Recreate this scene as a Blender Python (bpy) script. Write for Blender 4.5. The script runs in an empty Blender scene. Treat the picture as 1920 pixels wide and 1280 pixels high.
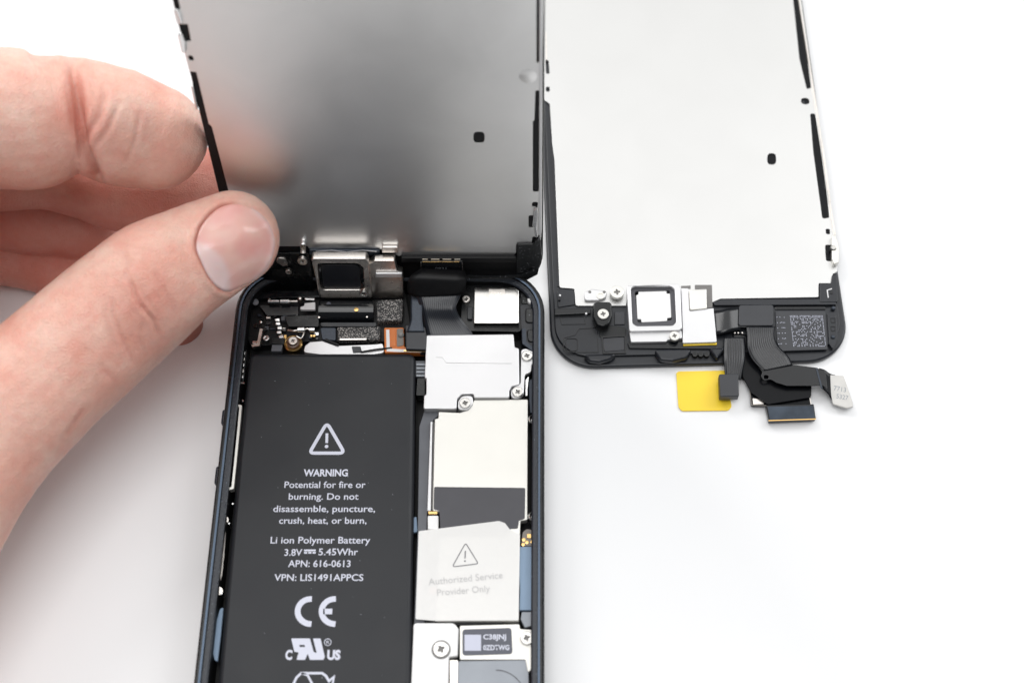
import bpy, bmesh, math, random
import numpy as np
from mathutils import Vector, Matrix, noise
from mathutils.bvhtree import BVHTree

# ------------------------------------------------------------------ camera, light, exposure
# all measures below are millimetres; one Blender unit is one centimetre
S = 0.1
FPX, DIST, TILT = 2666.7, 272.0, math.radians(27)
sT, cT = math.sin(TILT), math.cos(TILT)
sc = bpy.context.scene
sc.unit_settings.scale_length = 0.01
CAM = np.array([0, -DIST*sT, DIST*cT])
RX = np.array([1.0, 0, 0]); UX = np.array([0, cT, sT]); BX = np.array([0, -sT, cT])
cd = bpy.data.cameras.new('camera'); cam = bpy.data.objects.new('camera', cd)
sc.collection.objects.link(cam); sc.camera = cam
cd.lens = 50; cd.sensor_width = 36; cd.clip_start = 1; cd.clip_end = 2000
cam.matrix_world = Matrix(((1, 0, 0, 0), (0, cT, -sT, CAM[1]*S), (0, sT, cT, CAM[2]*S), (0, 0, 0, 1)))
cd.dof.use_dof = True; cd.dof.focus_distance = 26.4; cd.dof.aperture_fstop = 0.16

w = bpy.data.worlds.new('World'); sc.world = w; w.use_nodes = True
nt = w.node_tree; bg = nt.nodes['Background']
bg.inputs[0].default_value = (0.93, 0.96, 1.0, 1); bg.inputs[1].default_value = 0.12

def area(name, loc, target, sx, sy, power, col=(1, 1, 1)):
    l = bpy.data.lights.new(name, 'AREA'); l.shape = 'RECTANGLE'; l.size = sx*S; l.size_y = sy*S
    l.energy = power; l.color = col
    o = bpy.data.objects.new(name, l); sc.collection.objects.link(o)
    o.location = Vector(loc)*S
    o.rotation_euler = (Vector(target)-Vector(loc)).to_track_quat('-Z', 'Y').to_euler()
    return o
area('softbox_overhead', (150, 520, 900), (0, 30, 0), 1400, 1200, 66000, (1, 0.995, 0.98))
area('softbox_side', (-700, 700, 750), (0, 0, 0), 600, 600, 70000, (1, 0.99, 0.98))
area('softbox_front', (-100, -180, 1100), (0, 0, 0), 700, 700, 54000, (1, 0.995, 0.99))
area('softbox_right', (850, 450, 700), (0, 0, 0), 600, 600, 45000, (0.98, 0.99, 1))

sc.view_settings.view_transform = 'Standard'; sc.view_settings.look = 'None'
sc.view_settings.exposure = 0.06; sc.view_settings.gamma = 1.0
try: sc.view_settings.use_curve_mapping = False
except Exception: pass

# ------------------------------------------------------------------ frames (real planes in the place)
def ray(x, y): return (x-960)/FPX*RX + (640-y)/FPX*UX - BX
class Frame:
    def __init__(s, o, u, v):
        s.o = np.array(o, float); s.u = np.array(u, float)/np.linalg.norm(u)
        v = np.array(v, float); v = v - s.u*(v@s.u); s.v = v/np.linalg.norm(v); s.n = np.cross(s.u, s.v)
    def loc(s, x, y, h=0):
        d = ray(x, y); q = s.o + s.n*h
        P = CAM + d*(((q-CAM)@s.n)/(d@s.n)) - s.o
        return np.array([P@s.u, P@s.v, h])
    def to_world(s, p): return s.o + s.u*p[0] + s.v*p[1] + s.n*p[2]
    def matrix(s):
        m = Matrix.Identity(4)
        for i in range(3):
            m[i][0] = s.u[i]; m[i][1] = s.v[i]; m[i][2] = s.n[i]; m[i][3] = s.o[i]*S
        return m
def rotz(a): a = math.radians(a); return (math.cos(a), math.sin(a), 0), (-math.sin(a), math.cos(a), 0)
u, v = rotz(-0.6); PH = Frame((-23.0, 0, 0), u, v)            # open phone lying on the table
u, v = rotz(1.6);  DS = Frame((35.0, 0, 0), u, v)             # spare display lying face down
ln = math.radians(12); rr = math.radians(0.65)
v0 = np.array([0, math.sin(ln), math.cos(ln)])
LF = Frame((-23.0, 10.0, 5.0), RX*math.cos(rr)+v0*math.sin(rr), v0*math.cos(rr)-RX*math.sin(rr))  # lifted display

# ------------------------------------------------------------------ materials
def nodes(m): return m.node_tree.nodes, m.node_tree.links
def mat(name, col, rough=0.5, metal=0.0, spec=0.5, nscale=0, namt=0.0, bump=0.0, bscale=400, rvar=0.0, coat=0.0, sheen=0.0):
    m = bpy.data.materials.new(name); m.use_nodes = True
    N, L = nodes(m); b = N['Principled BSDF']
    b.inputs['Base Color'].default_value = (*col, 1); b.inputs['Roughness'].default_value = rough
    b.inputs['Metallic'].default_value = metal; b.inputs['Specular IOR Level'].default_value = spec
    b.inputs['Coat Weight'].default_value = coat
    tc = N.new('ShaderNodeTexCoord')
    if namt or rvar:
        n = N.new('ShaderNodeTexNoise'); n.inputs['Scale'].default_value = nscale or 3; n.inputs['Detail'].default_value = 5
        L.new(tc.outputs['Object'], n.inputs['Vector'])
        if namt:
            r = N.new('ShaderNodeMapRange'); r.inputs[1].default_value = 0.25; r.inputs[2].default_value = 0.75
            r.inputs[3].default_value = 1-namt; r.inputs[4].default_value = 1+namt
            L.new(n.outputs['Fac'], r.inputs[0])
            x = N.new('ShaderNodeVectorMath'); x.operation = 'SCALE'; x.inputs[0].default_value = col
            L.new(r.outputs[0], x.inputs['Scale']); L.new(x.outputs[0], b.inputs['Base Color'])
        if rvar:
            r = N.new('ShaderNodeMapRange'); r.inputs[1].default_value = 0.3; r.inputs[2].default_value = 0.7
            r.inputs[3].default_value = max(rough-rvar, 0.02); r.inputs[4].default_value = rough+rvar
            L.new(n.outputs['Fac'], r.inputs[0]); L.new(r.outputs[0], b.inputs['Roughness'])
    if bump:
        n = N.new('ShaderNodeTexNoise'); n.inputs['Scale'].default_value = bscale*0.1; n.inputs['Detail'].default_value = 3
        L.new(tc.outputs['Object'], n.inputs['Vector'])
        bp = N.new('ShaderNodeBump'); bp.inputs['Strength'].default_value = bump; bp.inputs['Distance'].default_value = 0.01
        L.new(n.outputs['Fac'], bp.inputs['Height']); L.new(bp.outputs[0], b.inputs['Normal'])
    return m
M = {}
M['table'] = mat('white_table', (0.86, 0.865, 0.875), 0.55, 0, 0.3, 0.3, 0.01)
M['black'] = mat('black_plastic', (0.005, 0.006, 0.007), 0.3, 0, 0.42, 5, 0.2, 0.12, 250, 0.08)
M['matte'] = mat('matte_black', (0.005, 0.005, 0.006), 0.5, 0, 0.3, 8, 0.2, 0.2, 300)
M['gloss'] = mat('gloss_black', (0.006, 0.007, 0.009), 0.12, 0, 0.5)
M['slate'] = mat('slate_anodised', (0.035, 0.044, 0.060), 0.38, 0.35, 0.5, 30, 0.25, 0.1, 500, 0.06)
M['slatep'] = mat('slate_plastic', (0.010, 0.012, 0.017), 0.34, 0, 0.5, 12, 0.15, 0.08, 300, 0.05)
M['chamfer'] = mat('polished_chamfer', (0.085, 0.11, 0.15), 0.34, 1.0)
M['battery'] = mat('battery_wrap', (0.013, 0.0145, 0.018), 0.44, 0, 0.34, 1.2, 0.10, 0.03, 120, 0.05)
M['print'] = mat('pale_print', (0.62, 0.64, 0.74), 0.5)
M['greyprint'] = mat('grey_print', (0.18, 0.18, 0.19), 0.6)
M['fadeprint'] = mat('faded_print', (0.50, 0.50, 0.50), 0.6)
M['steel'] = mat('bright_steel', (0.68, 0.68, 0.69), 0.36, 0.5, 0.5, 2, 0.015, 0.02, 300, 0.05)
M['steel2'] = mat('shield_steel', (0.72, 0.71, 0.67), 0.36, 0.5, 0.5, 2, 0.015, 0.02, 300, 0.05)
M['nickel'] = mat('worn_nickel', (0.74, 0.70, 0.66), 0.30, 1.0, 0.5, 10, 0.06, 0.015, 300, 0.04)
M['tin'] = mat('tin', (0.8, 0.8, 0.8), 0.2, 1.0, 0.5, 12, 0.06, 0.03, 200)
M['screw'] = mat('screw_steel', (0.58, 0.57, 0.55), 0.25, 1.0, 0.5, 40, 0.1)
M['recess'] = mat('screw_recess', (0.17, 0.165, 0.16), 0.5, 0.8)
M['white'] = mat('white_paint', (0.83, 0.83, 0.83), 0.45)
M['deep'] = mat('deep_black_film', (0.004, 0.0045, 0.006), 0.25, 0, 0.18)
M['gold'] = mat('gold', (0.85, 0.55, 0.22), 0.25, 1.0)
M['orange'] = mat('orange_polyimide', (0.62, 0.17, 0.03), 0.35)
M['brown'] = mat('brown_plastic', (0.10, 0.05, 0.03), 0.4)
M['taupe'] = mat('taupe_board', (0.20, 0.18, 0.16), 0.4)
M['tape'] = mat('dark_grey_tape', (0.066, 0.066, 0.075), 0.5, 0, 0.4, 3, 0.05)
M['greyflex'] = mat('grey_flex', (0.10, 0.105, 0.12), 0.42, 0, 0.5, 3, 0.12)
M['flex'] = mat('black_flex', (0.006, 0.007, 0.009), 0.26, 0, 0.5, 4, 0.15, 0.04, 100)
M['darkflex'] = mat('dark_flex_pad', (0.028, 0.030, 0.036), 0.42, 0, 0.5, 4, 0.08)
M['greyplate'] = mat('grey_foil', (0.26, 0.28, 0.31), 0.4, 0.3, 0.5, 2, 0.06)
M['blue'] = mat('blue_grey_pad', (0.24, 0.33, 0.45), 0.6, 0, 0.3, 3, 0.04)
M['yellow'] = mat('yellow_film', (0.97, 0.69, 0.04), 0.32, 0, 0.5, 1.0, 0.04)
M['lilac'] = mat('label_square', (0.55, 0.57, 0.68), 0.5)
M['navy'] = mat('slate_label', (0.085, 0.09, 0.115), 0.45)

def speckle_mat(name, base, dot, scale, th, rough=0.6):
    m = mat(name, base, rough); N, L = nodes(m); b = N['Principled BSDF']
    tc = N.new('ShaderNodeTexCoord'); n = N.new('ShaderNodeTexNoise'); n.inputs['Scale'].default_value = scale; n.inputs['Detail'].default_value = 2
    L.new(tc.outputs['Object'], n.inputs['Vector'])
    r = N.new('ShaderNodeValToRGB'); r.color_ramp.elements[0].position = th; r.color_ramp.elements[0].color = (*base, 1)
    r.color_ramp.elements[1].position = th+0.08; r.color_ramp.elements[1].color = (*dot, 1)
    L.new(n.outputs['Fac'], r.inputs[0]); L.new(r.outputs[0], b.inputs['Base Color'])
    bp = N.new('ShaderNodeBump'); bp.inputs['Strength'].default_value = 0.6; bp.inputs['Distance'].default_value = 0.01
    L.new(n.outputs['Fac'], bp.inputs['Height']); L.new(bp.outputs[0], b.inputs['Normal'])
    return m
M['foam'] = speckle_mat('speckled_foam', (0.03, 0.03, 0.032), (0.42, 0.40, 0.38), 42, 0.53)
M['grit'] = speckle_mat('gritty_black', (0.008, 0.009, 0.010), (0.25, 0.26, 0.28), 30, 0.66, 0.35)
M['wall'] = speckle_mat('inner_ledge', (0.014, 0.018, 0.027), (0.14, 0.17, 0.22), 24, 0.68, 0.35)

def trace_mat(name, col, axis, period, amt=0.5, bump=0.5, diag=0.0):
    """flex cable with its parallel copper traces showing through the cover film"""
    m = mat(name, col, 0.30); N, L = nodes(m); b = N['Principled BSDF']
    uv = N.new('ShaderNodeTexCoord'); sp = N.new('ShaderNodeSeparateXYZ'); L.new(uv.outputs['UV'], sp.inputs[0])
    ad = N.new('ShaderNodeMath'); ad.operation = 'MULTIPLY_ADD'; L.new(sp.outputs[1-axis], ad.inputs[0]); ad.inputs[1].default_value = diag
    L.new(sp.outputs[axis], ad.inputs[2])
    k = N.new('ShaderNodeMath'); k.operation = 'MULTIPLY'; L.new(ad.outputs[0], k.inputs[0]); k.inputs[1].default_value = 2*math.pi/period
    s_ = N.new('ShaderNodeMath'); s_.operation = 'SINE'; L.new(k.outputs[0], s_.inputs[0])
    r = N.new('ShaderNodeMapRange'); L.new(s_.outputs[0], r.inputs[0]); r.inputs[1].default_value = -1; r.inputs[2].default_value = 1
    r.inputs[3].default_value = 1-amt; r.inputs[4].default_value = 1+amt
    x = N.new('ShaderNodeVectorMath'); x.operation = 'SCALE'; x.inputs[0].default_value = col
    L.new(r.outputs[0], x.inputs['Scale']); L.new(x.outputs[0], b.inputs['Base Color'])
    bp = N.new('ShaderNodeBump'); bp.inputs['Strength'].default_value = bump; bp.inputs['Distance'].default_value = 0.004
    L.new(r.outputs[0], bp.inputs['Height']); L.new(bp.outputs[0], b.inputs['Normal'])
    return m
M['trace'] = trace_mat('flex_traces', (0.018, 0.021, 0.028), 0, 0.42, 0.35, 0.5)
M['trace2'] = trace_mat('flex_traces_fine', (0.009, 0.010, 0.013), 0, 0.42, 0.6, 0.8)

# polished back plate of the displays: anisotropic-looking fine grain, faint finger marks
def plate_mat(name, rough, marks, col=(0.80, 0.80, 0.79), lo=0.99):
    m = mat(name, col, rough, 1.0); N, L = nodes(m); b = N['Principled BSDF']
    tc = N.new('ShaderNodeTexCoord')
    n = N.new('ShaderNodeTexNoise'); n.inputs['Scale'].default_value = 0.7; n.inputs['Detail'].default_value = 4; n.inputs['Distortion'].default_value = 0.6
    L.new(tc.outputs['Object'], n.inputs['Vector'])
    r = N.new('ShaderNodeMapRange'); r.inputs[1].default_value = 0.3; r.inputs[2].default_value = 0.7
    r.inputs[3].default_value = rough-marks; r.inputs[4].default_value = rough+marks
    L.new(n.outputs['Fac'], r.inputs[0]); L.new(r.outputs[0], b.inputs['Roughness'])
    r2 = N.new('ShaderNodeMapRange'); r2.inputs[1].default_value = 0.3; r2.inputs[2].default_value = 0.7
    r2.inputs[3].default_value = lo; r2.inputs[4].default_value = 2-lo
    L.new(n.outputs['Fac'], r2.inputs[0])
    x = N.new('ShaderNodeVectorMath'); x.operation = 'SCALE'; x.inputs[0].default_value = col
    L.new(r2.outputs[0], x.inputs['Scale']); L.new(x.outputs[0], b.inputs['Base Color'])
    return m
M['plate'] = plate_mat('display_back_steel', 0.36, 0.012, (0.77, 0.765, 0.755), 0.96)
M['plate2'] = plate_mat('spare_back_steel', 0.36, 0.02, (0.62, 0.62, 0.615))

def film_mat():
    m = bpy.data.materials.new('translucent_sticker'); m.use_nodes = True
    N, L = nodes(m); b = N['Principled BSDF']; b.inputs['Base Color'].default_value = (0.97, 0.965, 0.95, 1)
    b.inputs['Roughness'].default_value = 0.35; b.inputs['Alpha'].default_value = 0.64
    tc = N.new('ShaderNodeTexCoord'); n = N.new('ShaderNodeTexNoise'); n.inputs['Scale'].default_value = 2.2; L.new(tc.outputs['Object'], n.inputs['Vector'])
    bp = N.new('ShaderNodeBump'); bp.inputs['Strength'].default_value = 0.8; bp.inputs['Distance'].default_value = 0.05; L.new(n.outputs['Fac'], bp.inputs['Height']); L.new(bp.outputs[0], b.inputs['Normal'])
    return m
M['film'] = film_mat()

# ------------------------------------------------------------------ mesh helpers
def finish(me, smooth=True, ang=35):
    if smooth:
        me.polygons.foreach_set('use_smooth', [True]*len(me.polygons))
        me.set_sharp_from_angle(angle=math.radians(ang))
    return me
def link(name, me, m, parent=None, label=None):
    o = bpy.data.objects.new(name, me); sc.collection.objects.link(o)
    if m is not None:
        for k in (m if isinstance(m, (list, tuple)) else [m]): me.materials.append(k)
    if parent is not None: o.parent = parent
    if label: o['label'] = label
    return o
def thing(name, frame, label, cat, group=None):
    o = bpy.data.objects.new(name, None); sc.collection.objects.link(o)
    o.empty_display_size = 1
    if frame is not None: o.matrix_world = frame.matrix()
    o['label'] = label; o['category'] = cat
    if group: o['group'] = group
    return o
def rounded(pts, r, seg=5):
    """round the corners of a closed 2D outline; r is a number or one per corner"""
    out = []; n = len(pts)
    if isinstance(r, (list, tuple)): r = list(r) + [0]*(n-len(r))
    for i in range(n):
        p, a, b = (np.array(pts[j][:2], float) for j in (i, i-1, (i+1) % n))
        ri = r[i] if isinstance(r, (list, tuple)) else r
        da, db = a-p, b-p; la, lb = np.linalg.norm(da), np.linalg.norm(db)
        if ri <= 0 or la < 1e-6 or lb < 1e-6: out.append(p); continue
        da /= la; db /= lb; cosang = np.clip(da@db, -1, 1)
        if cosang < -0.995: out.append(p); continue
        half = math.acos(cosang)/2; t = min(ri/math.tan(half), la*0.49, lb*0.49)
        for k in range(seg+1):
            f = k/seg; out.append((1-f)**2*(p+da*t)+2*f*(1-f)*p+f*f*(p+db*t))
    return out
def plate_mesh(loops, h0, h1, bev=0.1):
    """solid slab from 2D outlines in mm (the first is the outline, the rest holes)"""
    c = bpy.data.curves.new('t', 'CURVE'); c.dimensions = '2D'; c.fill_mode = 'BOTH'
    th = (h1-h0)/2; bev = min(bev, th*0.9)
    c.extrude = (th-bev)*S; c.bevel_depth = bev*S; c.bevel_resolution = 2; c.offset = -bev*S
    for lp in loops:
        s = c.splines.new('POLY'); s.points.add(len(lp)-1)
        for i, p in enumerate(lp): s.points[i].co = (p[0]*S, p[1]*S, 0, 1)
        s.use_cyclic_u = True
    o = bpy.data.objects.new('t', c); sc.collection.objects.link(o)
    me = bpy.data.meshes.new_from_object(o)
    bpy.data.objects.remove(o); bpy.data.curves.remove(c)
    me.transform(Matrix.Translation((0, 0, (h0+h1)/2*S)))
    return finish(me)
def px2(F, pts, h): return [F.loc(x, y, h)[:2] for x, y in pts]
def plate(name, F, pts, h0, h1, m, parent, r=0.3, bev=0.1, holes=(), hr=0.3, label=None, vmax=1e9):
    loops = [rounded([(p[0], min(p[1], vmax)) for p in px2(F, pts, h1)], r)] + [rounded(px2(F, q, h1), hr) for q in holes]
    return link(name, plate_mesh(loops, h0, h1, bev), m, parent, label)
def box_px(x0, y0, x1, y1): return [(x0, y0), (x1, y0), (x1, y1), (x0, y1)]
def join_meshes(items):
    """items: (mesh, material index) -> one mesh"""
    bm = bmesh.new()
    for me, mi in items:
        n0 = len(bm.faces); bm.from_mesh(me); bm.faces.ensure_lookup_table()
        for f in bm.faces[n0:]: f.material_index = mi
        bpy.data.meshes.remove(me)
    out = bpy.data.meshes.new('m'); bm.to_mesh(out); bm.free(); return finish(out)
def circle(c, r, n=28, ry=None): return [(c[0]+r*math.cos(2*math.pi*i/n), c[1]+(ry or r)*math.sin(2*math.pi*i/n)) for i in range(n)]
def lathe_mesh(c, prof, n=36):
    """prof: (radius, height) pairs"""
    bm = bmesh.new(); rings = []
    for r, h in prof:
        if r < 1e-5: rings.append([bm.verts.new((c[0]*S, c[1]*S, h*S))])
        else: rings.append([bm.verts.new(((c[0]+r*math.cos(2*math.pi*i/n))*S, (c[1]+r*math.sin(2*math.pi*i/n))*S, h*S)) for i in range(n)])
    for a, b in zip(rings, rings[1:]):
        for i in range(n):
            j = (i+1) % n
            if len(a) == 1 and len(b) == 1: continue
            if len(a) == 1: bm.faces.new((a[0], b[j], b[i]))
            elif len(b) == 1: bm.faces.new((a[i], a[j], b[0]))
            else: bm.faces.new((a[i], a[j], b[j], b[i]))
    bmesh.ops.recalc_face_normals(bm, faces=bm.faces)
    me = bpy.data.meshes.new('l'); bm.to_mesh(me); bm.free(); return finish(me, True, 40)
def screw(F, x, y, h, r, parent, name='screw', ang=10, m=None, label=None):
    """pan head screw with a cross recess; r is the head radius in mm"""
    c = F.loc(x, y, h)[:2]; a = math.radians(ang)
    cr = []; L_, w_ = r*0.44, r*0.10
    for k in range(4):
        t = a+k*math.pi/2; d = np.array([math.cos(t), math.sin(t)]); q = np.array([-d[1], d[0]])
        cr += [c+d*L_-q*w_, c+d*L_+q*w_, c+(d+q)*w_*1.5]
    top = plate_mesh([circle(c, r, 36), cr], h-0.30, h, 0.10)
    base = lathe_mesh(c, [(r*0.62, h-0.55), (r*0.62, h-0.22), (0, h-0.22)])
    skirt = lathe_mesh(c, [(r*0.97, h-0.7), (r*0.97, h-0.1), (r*0.6, h-0.12)])
    return link(name, join_meshes([(top, 0), (base, 1), (skirt, 0)]), [m or M['screw'], M['recess']], parent, label)
def stroke_mesh(pts, wd, h, closed=False, thick=0.0):
    n = len(pts); P = [np.array(p[:2], float) for p in pts]; A = []; B = []
    for i in range(n):
        if closed or 0 < i < n-1:
            d1 = P[i]-P[i-1]; d2 = P[(i+1) % n]-P[i]
        elif i == 0: d1 = d2 = P[1]-P[0]
        else: d1 = d2 = P[-1]-P[-2]
        d1 = d1/(np.linalg.norm(d1)+1e-9); d2 = d2/(np.linalg.norm(d2)+1e-9)
        t = d1+d2; t /= np.linalg.norm(t)+1e-9; nn = np.array([-t[1], t[0]])
        k = 1/max(0.5, abs(nn@np.array([-d1[1], d1[0]])))
        A.append(P[i]+nn*wd/2*k); B.append(P[i]-nn*wd/2*k)
    bm = bmesh.new()
    va = [bm.verts.new((*(p*S), h*S)) for p in A]; vb = [bm.verts.new((*(p*S), h*S)) for p in B]
    for i in range(n if closed else n-1):
        j = (i+1) % n; bm.faces.new((vb[i], vb[j], va[j], va[i]))
    if thick:
        g = bmesh.ops.extrude_face_region(bm, geom=list(bm.faces))
        vs = [e for e in g['geom'] if isinstance(e, bmesh.types.BMVert)]
        bmesh.ops.translate(bm, verts=vs, vec=(0, 0, thick*S))
    bmesh.ops.recalc_face_normals(bm, faces=bm.faces)
    me = bpy.data.meshes.new('s'); bm.to_mesh(me); bm.free(); return me
def stroke(name, F, pts, wd, h, m, parent, closed=False, thick=0.25, label=None):
    return link(name, stroke_mesh(px2(F, pts, h), wd, h-thick, closed, thick), m, parent, label)
def text_mesh(F, s, x0, x1, yb, cap, h, y2=None, bold=0.0):
    """lettering whose baseline runs from (x0,yb) to (x1,y2 or yb) and whose capitals are cap tall"""
    c = bpy.data.curves.new('t', 'FONT'); c.body = s; c.size = 1; c.offset = bold; c.resolution_u = 3
    o = bpy.data.objects.new('t', c); sc.collection.objects.link(o)
    me = bpy.data.meshes.new_from_object(o); bpy.data.objects.remove(o); bpy.data.curves.remove(c)
    co = np.array([q.co[:] for q in me.vertices]); xa, xb = co[:, 0].min(), co[:, 0].max()
    p0 = F.loc(x0, yb, h)[:2]; p1 = F.loc(x1, y2 if y2 is not None else yb, h)[:2]
    ch = np.linalg.norm(F.loc(x0, yb-cap, h)[:2]-p0)
    d = p1-p0; e = d/np.linalg.norm(d); q = np.array([-e[1], e[0]])
    for vtx in me.vertices:
        a = (vtx.co.x-xa)/(xb-xa); b = vtx.co.y/0.729*ch
        p = p0+d*a+q*b; vtx.co = (p[0]*S, p[1]*S, h*S)
    return me
def catmull(P, n):
    P = np.array(P, float); P = np.vstack([2*P[0]-P[1], P, 2*P[-1]-P[-2]]); out = []
    for i in range(1, len(P)-2):
        for k in range(n):
            t = k/n; a, b, c, d = P[i-1], P[i], P[i+1], P[i+2]
            out.append(0.5*((2*b)+(c-a)*t+(2*a-5*b+4*c-d)*t*t+(3*b-a-3*c+d)*t**3))
    out.append(P[-2]); return np.array(out)
def ribbon(name, F, cross, m, parent, th=0.09, n=6, nu=6, sag=0.0, label=None):
    """bent flex cable. cross: pairs of world points (left, right) along its run; stored in F's coordinates"""
    A = catmull([c[0] for c in cross], n); B = catmull([c[1] for c in cross], n)
    bm = bmesh.new(); uvl = bm.loops.layers.uv.new('UVMap'); g = []; run = 0; vv = []
    for i in range(len(A)):
        if i: run += np.linalg.norm((A[i]+B[i]-A[i-1]-B[i-1])/2)
        row = []
        for k in range(nu+1):
            f = k/nu; p = A[i]*(1-f)+B[i]*f; q = p-F.o
            row.append(bm.verts.new((q@F.u*S, q@F.v*S, (q@F.n + sag*math.sin(math.pi*f))*S)))
        g.append(row); vv.append(run)
    wd = np.linalg.norm(B-A, axis=1).mean()
    for i in range(len(A)-1):
        for k in range(nu):
            f = bm.faces.new((g[i][k], g[i][k+1], g[i+1][k+1], g[i+1][k]))
            for lp, (uu, ww) in zip(f.loops, ((k/nu, vv[i]), ((k+1)/nu, vv[i]), ((k+1)/nu, vv[i+1]), (k/nu, vv[i+1]))): lp[uvl].uv = (uu*wd, ww)
    bmesh.ops.recalc_face_normals(bm, faces=bm.faces)
    me = bpy.data.meshes.new('r'); bm.to_mesh(me); bm.free(); finish(me, True, 80)
    o = link(name, me, m, parent, label)
    sm = o.modifiers.new('th', 'SOLIDIFY'); sm.thickness = th*S; sm.offset = 0
    return o
def W(F, x, y, h): return F.to_world(F.loc(x, y, h))
def rrect(u0, v0_, u1, v1, r, n=10):
    out = []
    for cx, cy, a0 in ((u1-r, v1-r, 0), (u0+r, v1-r, 90), (u0+r, v0_+r, 180), (u1-r, v0_+r, 270)):
        for k in range(n+1):
            a = math.radians(a0+90*k/n); out.append((cx+r*math.cos(a), cy+r*math.sin(a)))
    return out
def loft_profile(u0, v0_, u1, v1, r, prof, mats):
    """rings of a rounded rectangle at (inset, height); last ring capped; mats: index per band"""
    bm = bmesh.new(); rings = []
    for ins, h in prof:
        rings.append([bm.verts.new((x*S, y*S, h*S)) for x, y in rrect(u0+ins, v0_+ins, u1-ins, v1-ins, max(r-ins, 0.4))])
    n = len(rings[0])
    for k, (a, b) in enumerate(zip(rings, rings[1:])):
        for i in range(n):
            f = bm.faces.new((a[i], a[(i+1) % n], b[(i+1) % n], b[i])); f.material_index = mats[k]
    f = bm.faces.new(rings[-1]); f.material_index = mats[-1]
    f = bm.faces.new(rings[0][::-1]); f.material_index = mats[0]
    bmesh.ops.recalc_face_normals(bm, faces=bm.faces)
    me = bpy.data.meshes.new('h'); bm.to_mesh(me); bm.free(); return finish(me, True, 30)

# ------------------------------------------------------------------ setting
bm = bmesh.new(); bmesh.ops.create_grid(bm, x_segments=1, y_segments=1, size=120)
me = bpy.data.meshes.new('tabletop'); bm.to_mesh(me); bm.free()
tb = link('tabletop', me, M['table']); tb['kind'] = 'structure'

# ================================================================== OPEN PHONE
ph = thing('open_phone', PH, 'opened black smartphone body with its battery and circuit shields showing, lying on the white table', 'phone')
hw = 29.1; ptop = 12.1; pbot = ptop-123.8
prof = [(0.9, 0.05), (0, 0.7), (0, 6.35), (0.12, 6.75), (0.40, 6.98), (0.80, 7.0), (1.15, 6.93), (1.22, 6.35), (2.0, 6.3), (2.25, 6.1), (2.4, 1.0)]
hs = link('housing', loft_profile(-hw, pbot, hw, ptop, 9.0, prof, [0, 0, 0, 0, 0, 2, 0, 1, 1, 3, 3]), [M['black'], M['wall'], M['chamfer'], M['matte']], ph)
for y0, y1 in ((772, 800), (878, 912)):
    p = PH.loc(410, y0, 3.6); q = PH.loc(402, y1, 3.6)
    b_ = link('volume_button', plate_mesh([rounded([(-hw-0.75, q[1]), (-hw+0.3, q[1]), (-hw+0.3, p[1]), (-hw-0.75, p[1])], 0.7)], 2.2, 5.0, 0.4), M['slate'], hs)

# battery
bt = plate('battery', PH, [(468, 661), (779, 661), (771, 1280), (765, 1640), (377, 1640), (408, 1280), (446, 850)], 1.2, 5.6, M['battery'], ph, r=[1.6, 1.6, 0, 1.5, 1.5, 0, 0], bev=0.9)
H = 5.615; T = []
for s, x0, x1, yb, cap, bd in (('WARNING', 569, 652, 892, 13, 0.03), ('Potential for fire or', 533, 685, 914, 12.5, 0.008),
        ('burning. Do not', 541, 672, 936, 12.5, 0.008), ('disassemble, puncture,', 512, 703, 959, 12.5, 0.008),
        ('crush, heat, or burn,', 523, 687, 981, 12.5, 0.008), ('Li ion Polymer Battery', 507, 694, 1018, 13, 0.008),
        ('3.8V', 533, 566, 1041, 13, 0.008), ('5.45Whr', 597, 671, 1040, 13, 0.008), ('APN: 616-0613', 540, 657, 1062, 13, 0.01),
        ('VPN: LIS1491APPCS', 514, 681, 1088, 13, 0.01)):
    link('printed_text', text_mesh(PH, s, x0, x1, yb, cap, H, bold=bd), M['print'], bt)
T.append((stroke_mesh(px2(PH, [(570, 1031), (592, 1031)], H), 0.32, H), 0))
for a in (570, 578, 586): T.append((stroke_mesh(px2(PH, [(a, 1035.5), (a+6, 1035.5)], H), 0.32, H), 0))
link('direct_current_symbol', join_meshes(T), M['print'], bt)
# warning triangle
T = []
def arc_round(pts, r, seg=5): return rounded(pts, r, seg)
tri = rounded(px2(PH, [(613, 792), (580, 849), (646, 849)], H), 0.55)
T.append((stroke_mesh(tri, 0.62, H, True), 0))
T.append((stroke_mesh(px2(PH, [(613, 812), (612.6, 830)], H), 0.5, H), 0))
c = PH.loc(612.3, 836.5, H)[:2]
def disc_mesh(c, r, h, n=20):
    bm = bmesh.new(); bm.faces.new([bm.verts.new((c[0]*S+r*S*math.cos(2*math.pi*i/n), c[1]*S+r*S*math.sin(2*math.pi*i/n), h*S)) for i in range(n)])
    me = bpy.data.meshes.new('d'); bm.to_mesh(me); bm.free(); return me
T.append((disc_mesh(c, 0.33, H), 0))
link('warning_triangle', join_meshes(T), M['print'], bt)
# CE mark
def arc_px(cx, cy, rx, ry, a0, a1, n=16):
    return [(cx+rx*math.cos(math.radians(a0+(a1-a0)*k/n)), cy-ry*math.sin(math.radians(a0+(a1-a0)*k/n))) for k in range(n+1)]
T = [(stroke_mesh(px2(PH, arc_px(583, 1145.5, 25, 23.5, 86, 272), H), 0.98, H), 0),
     (stroke_mesh(px2(PH, arc_px(628, 1145.5, 25, 23.5, 86, 272), H), 0.98, H), 0),
     (stroke_mesh(px2(PH, [(606, 1145.5), (623, 1145.5)], H), 0.95, H), 0)]
link('printed_mark', join_meshes(T), M['print'], bt)
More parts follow.
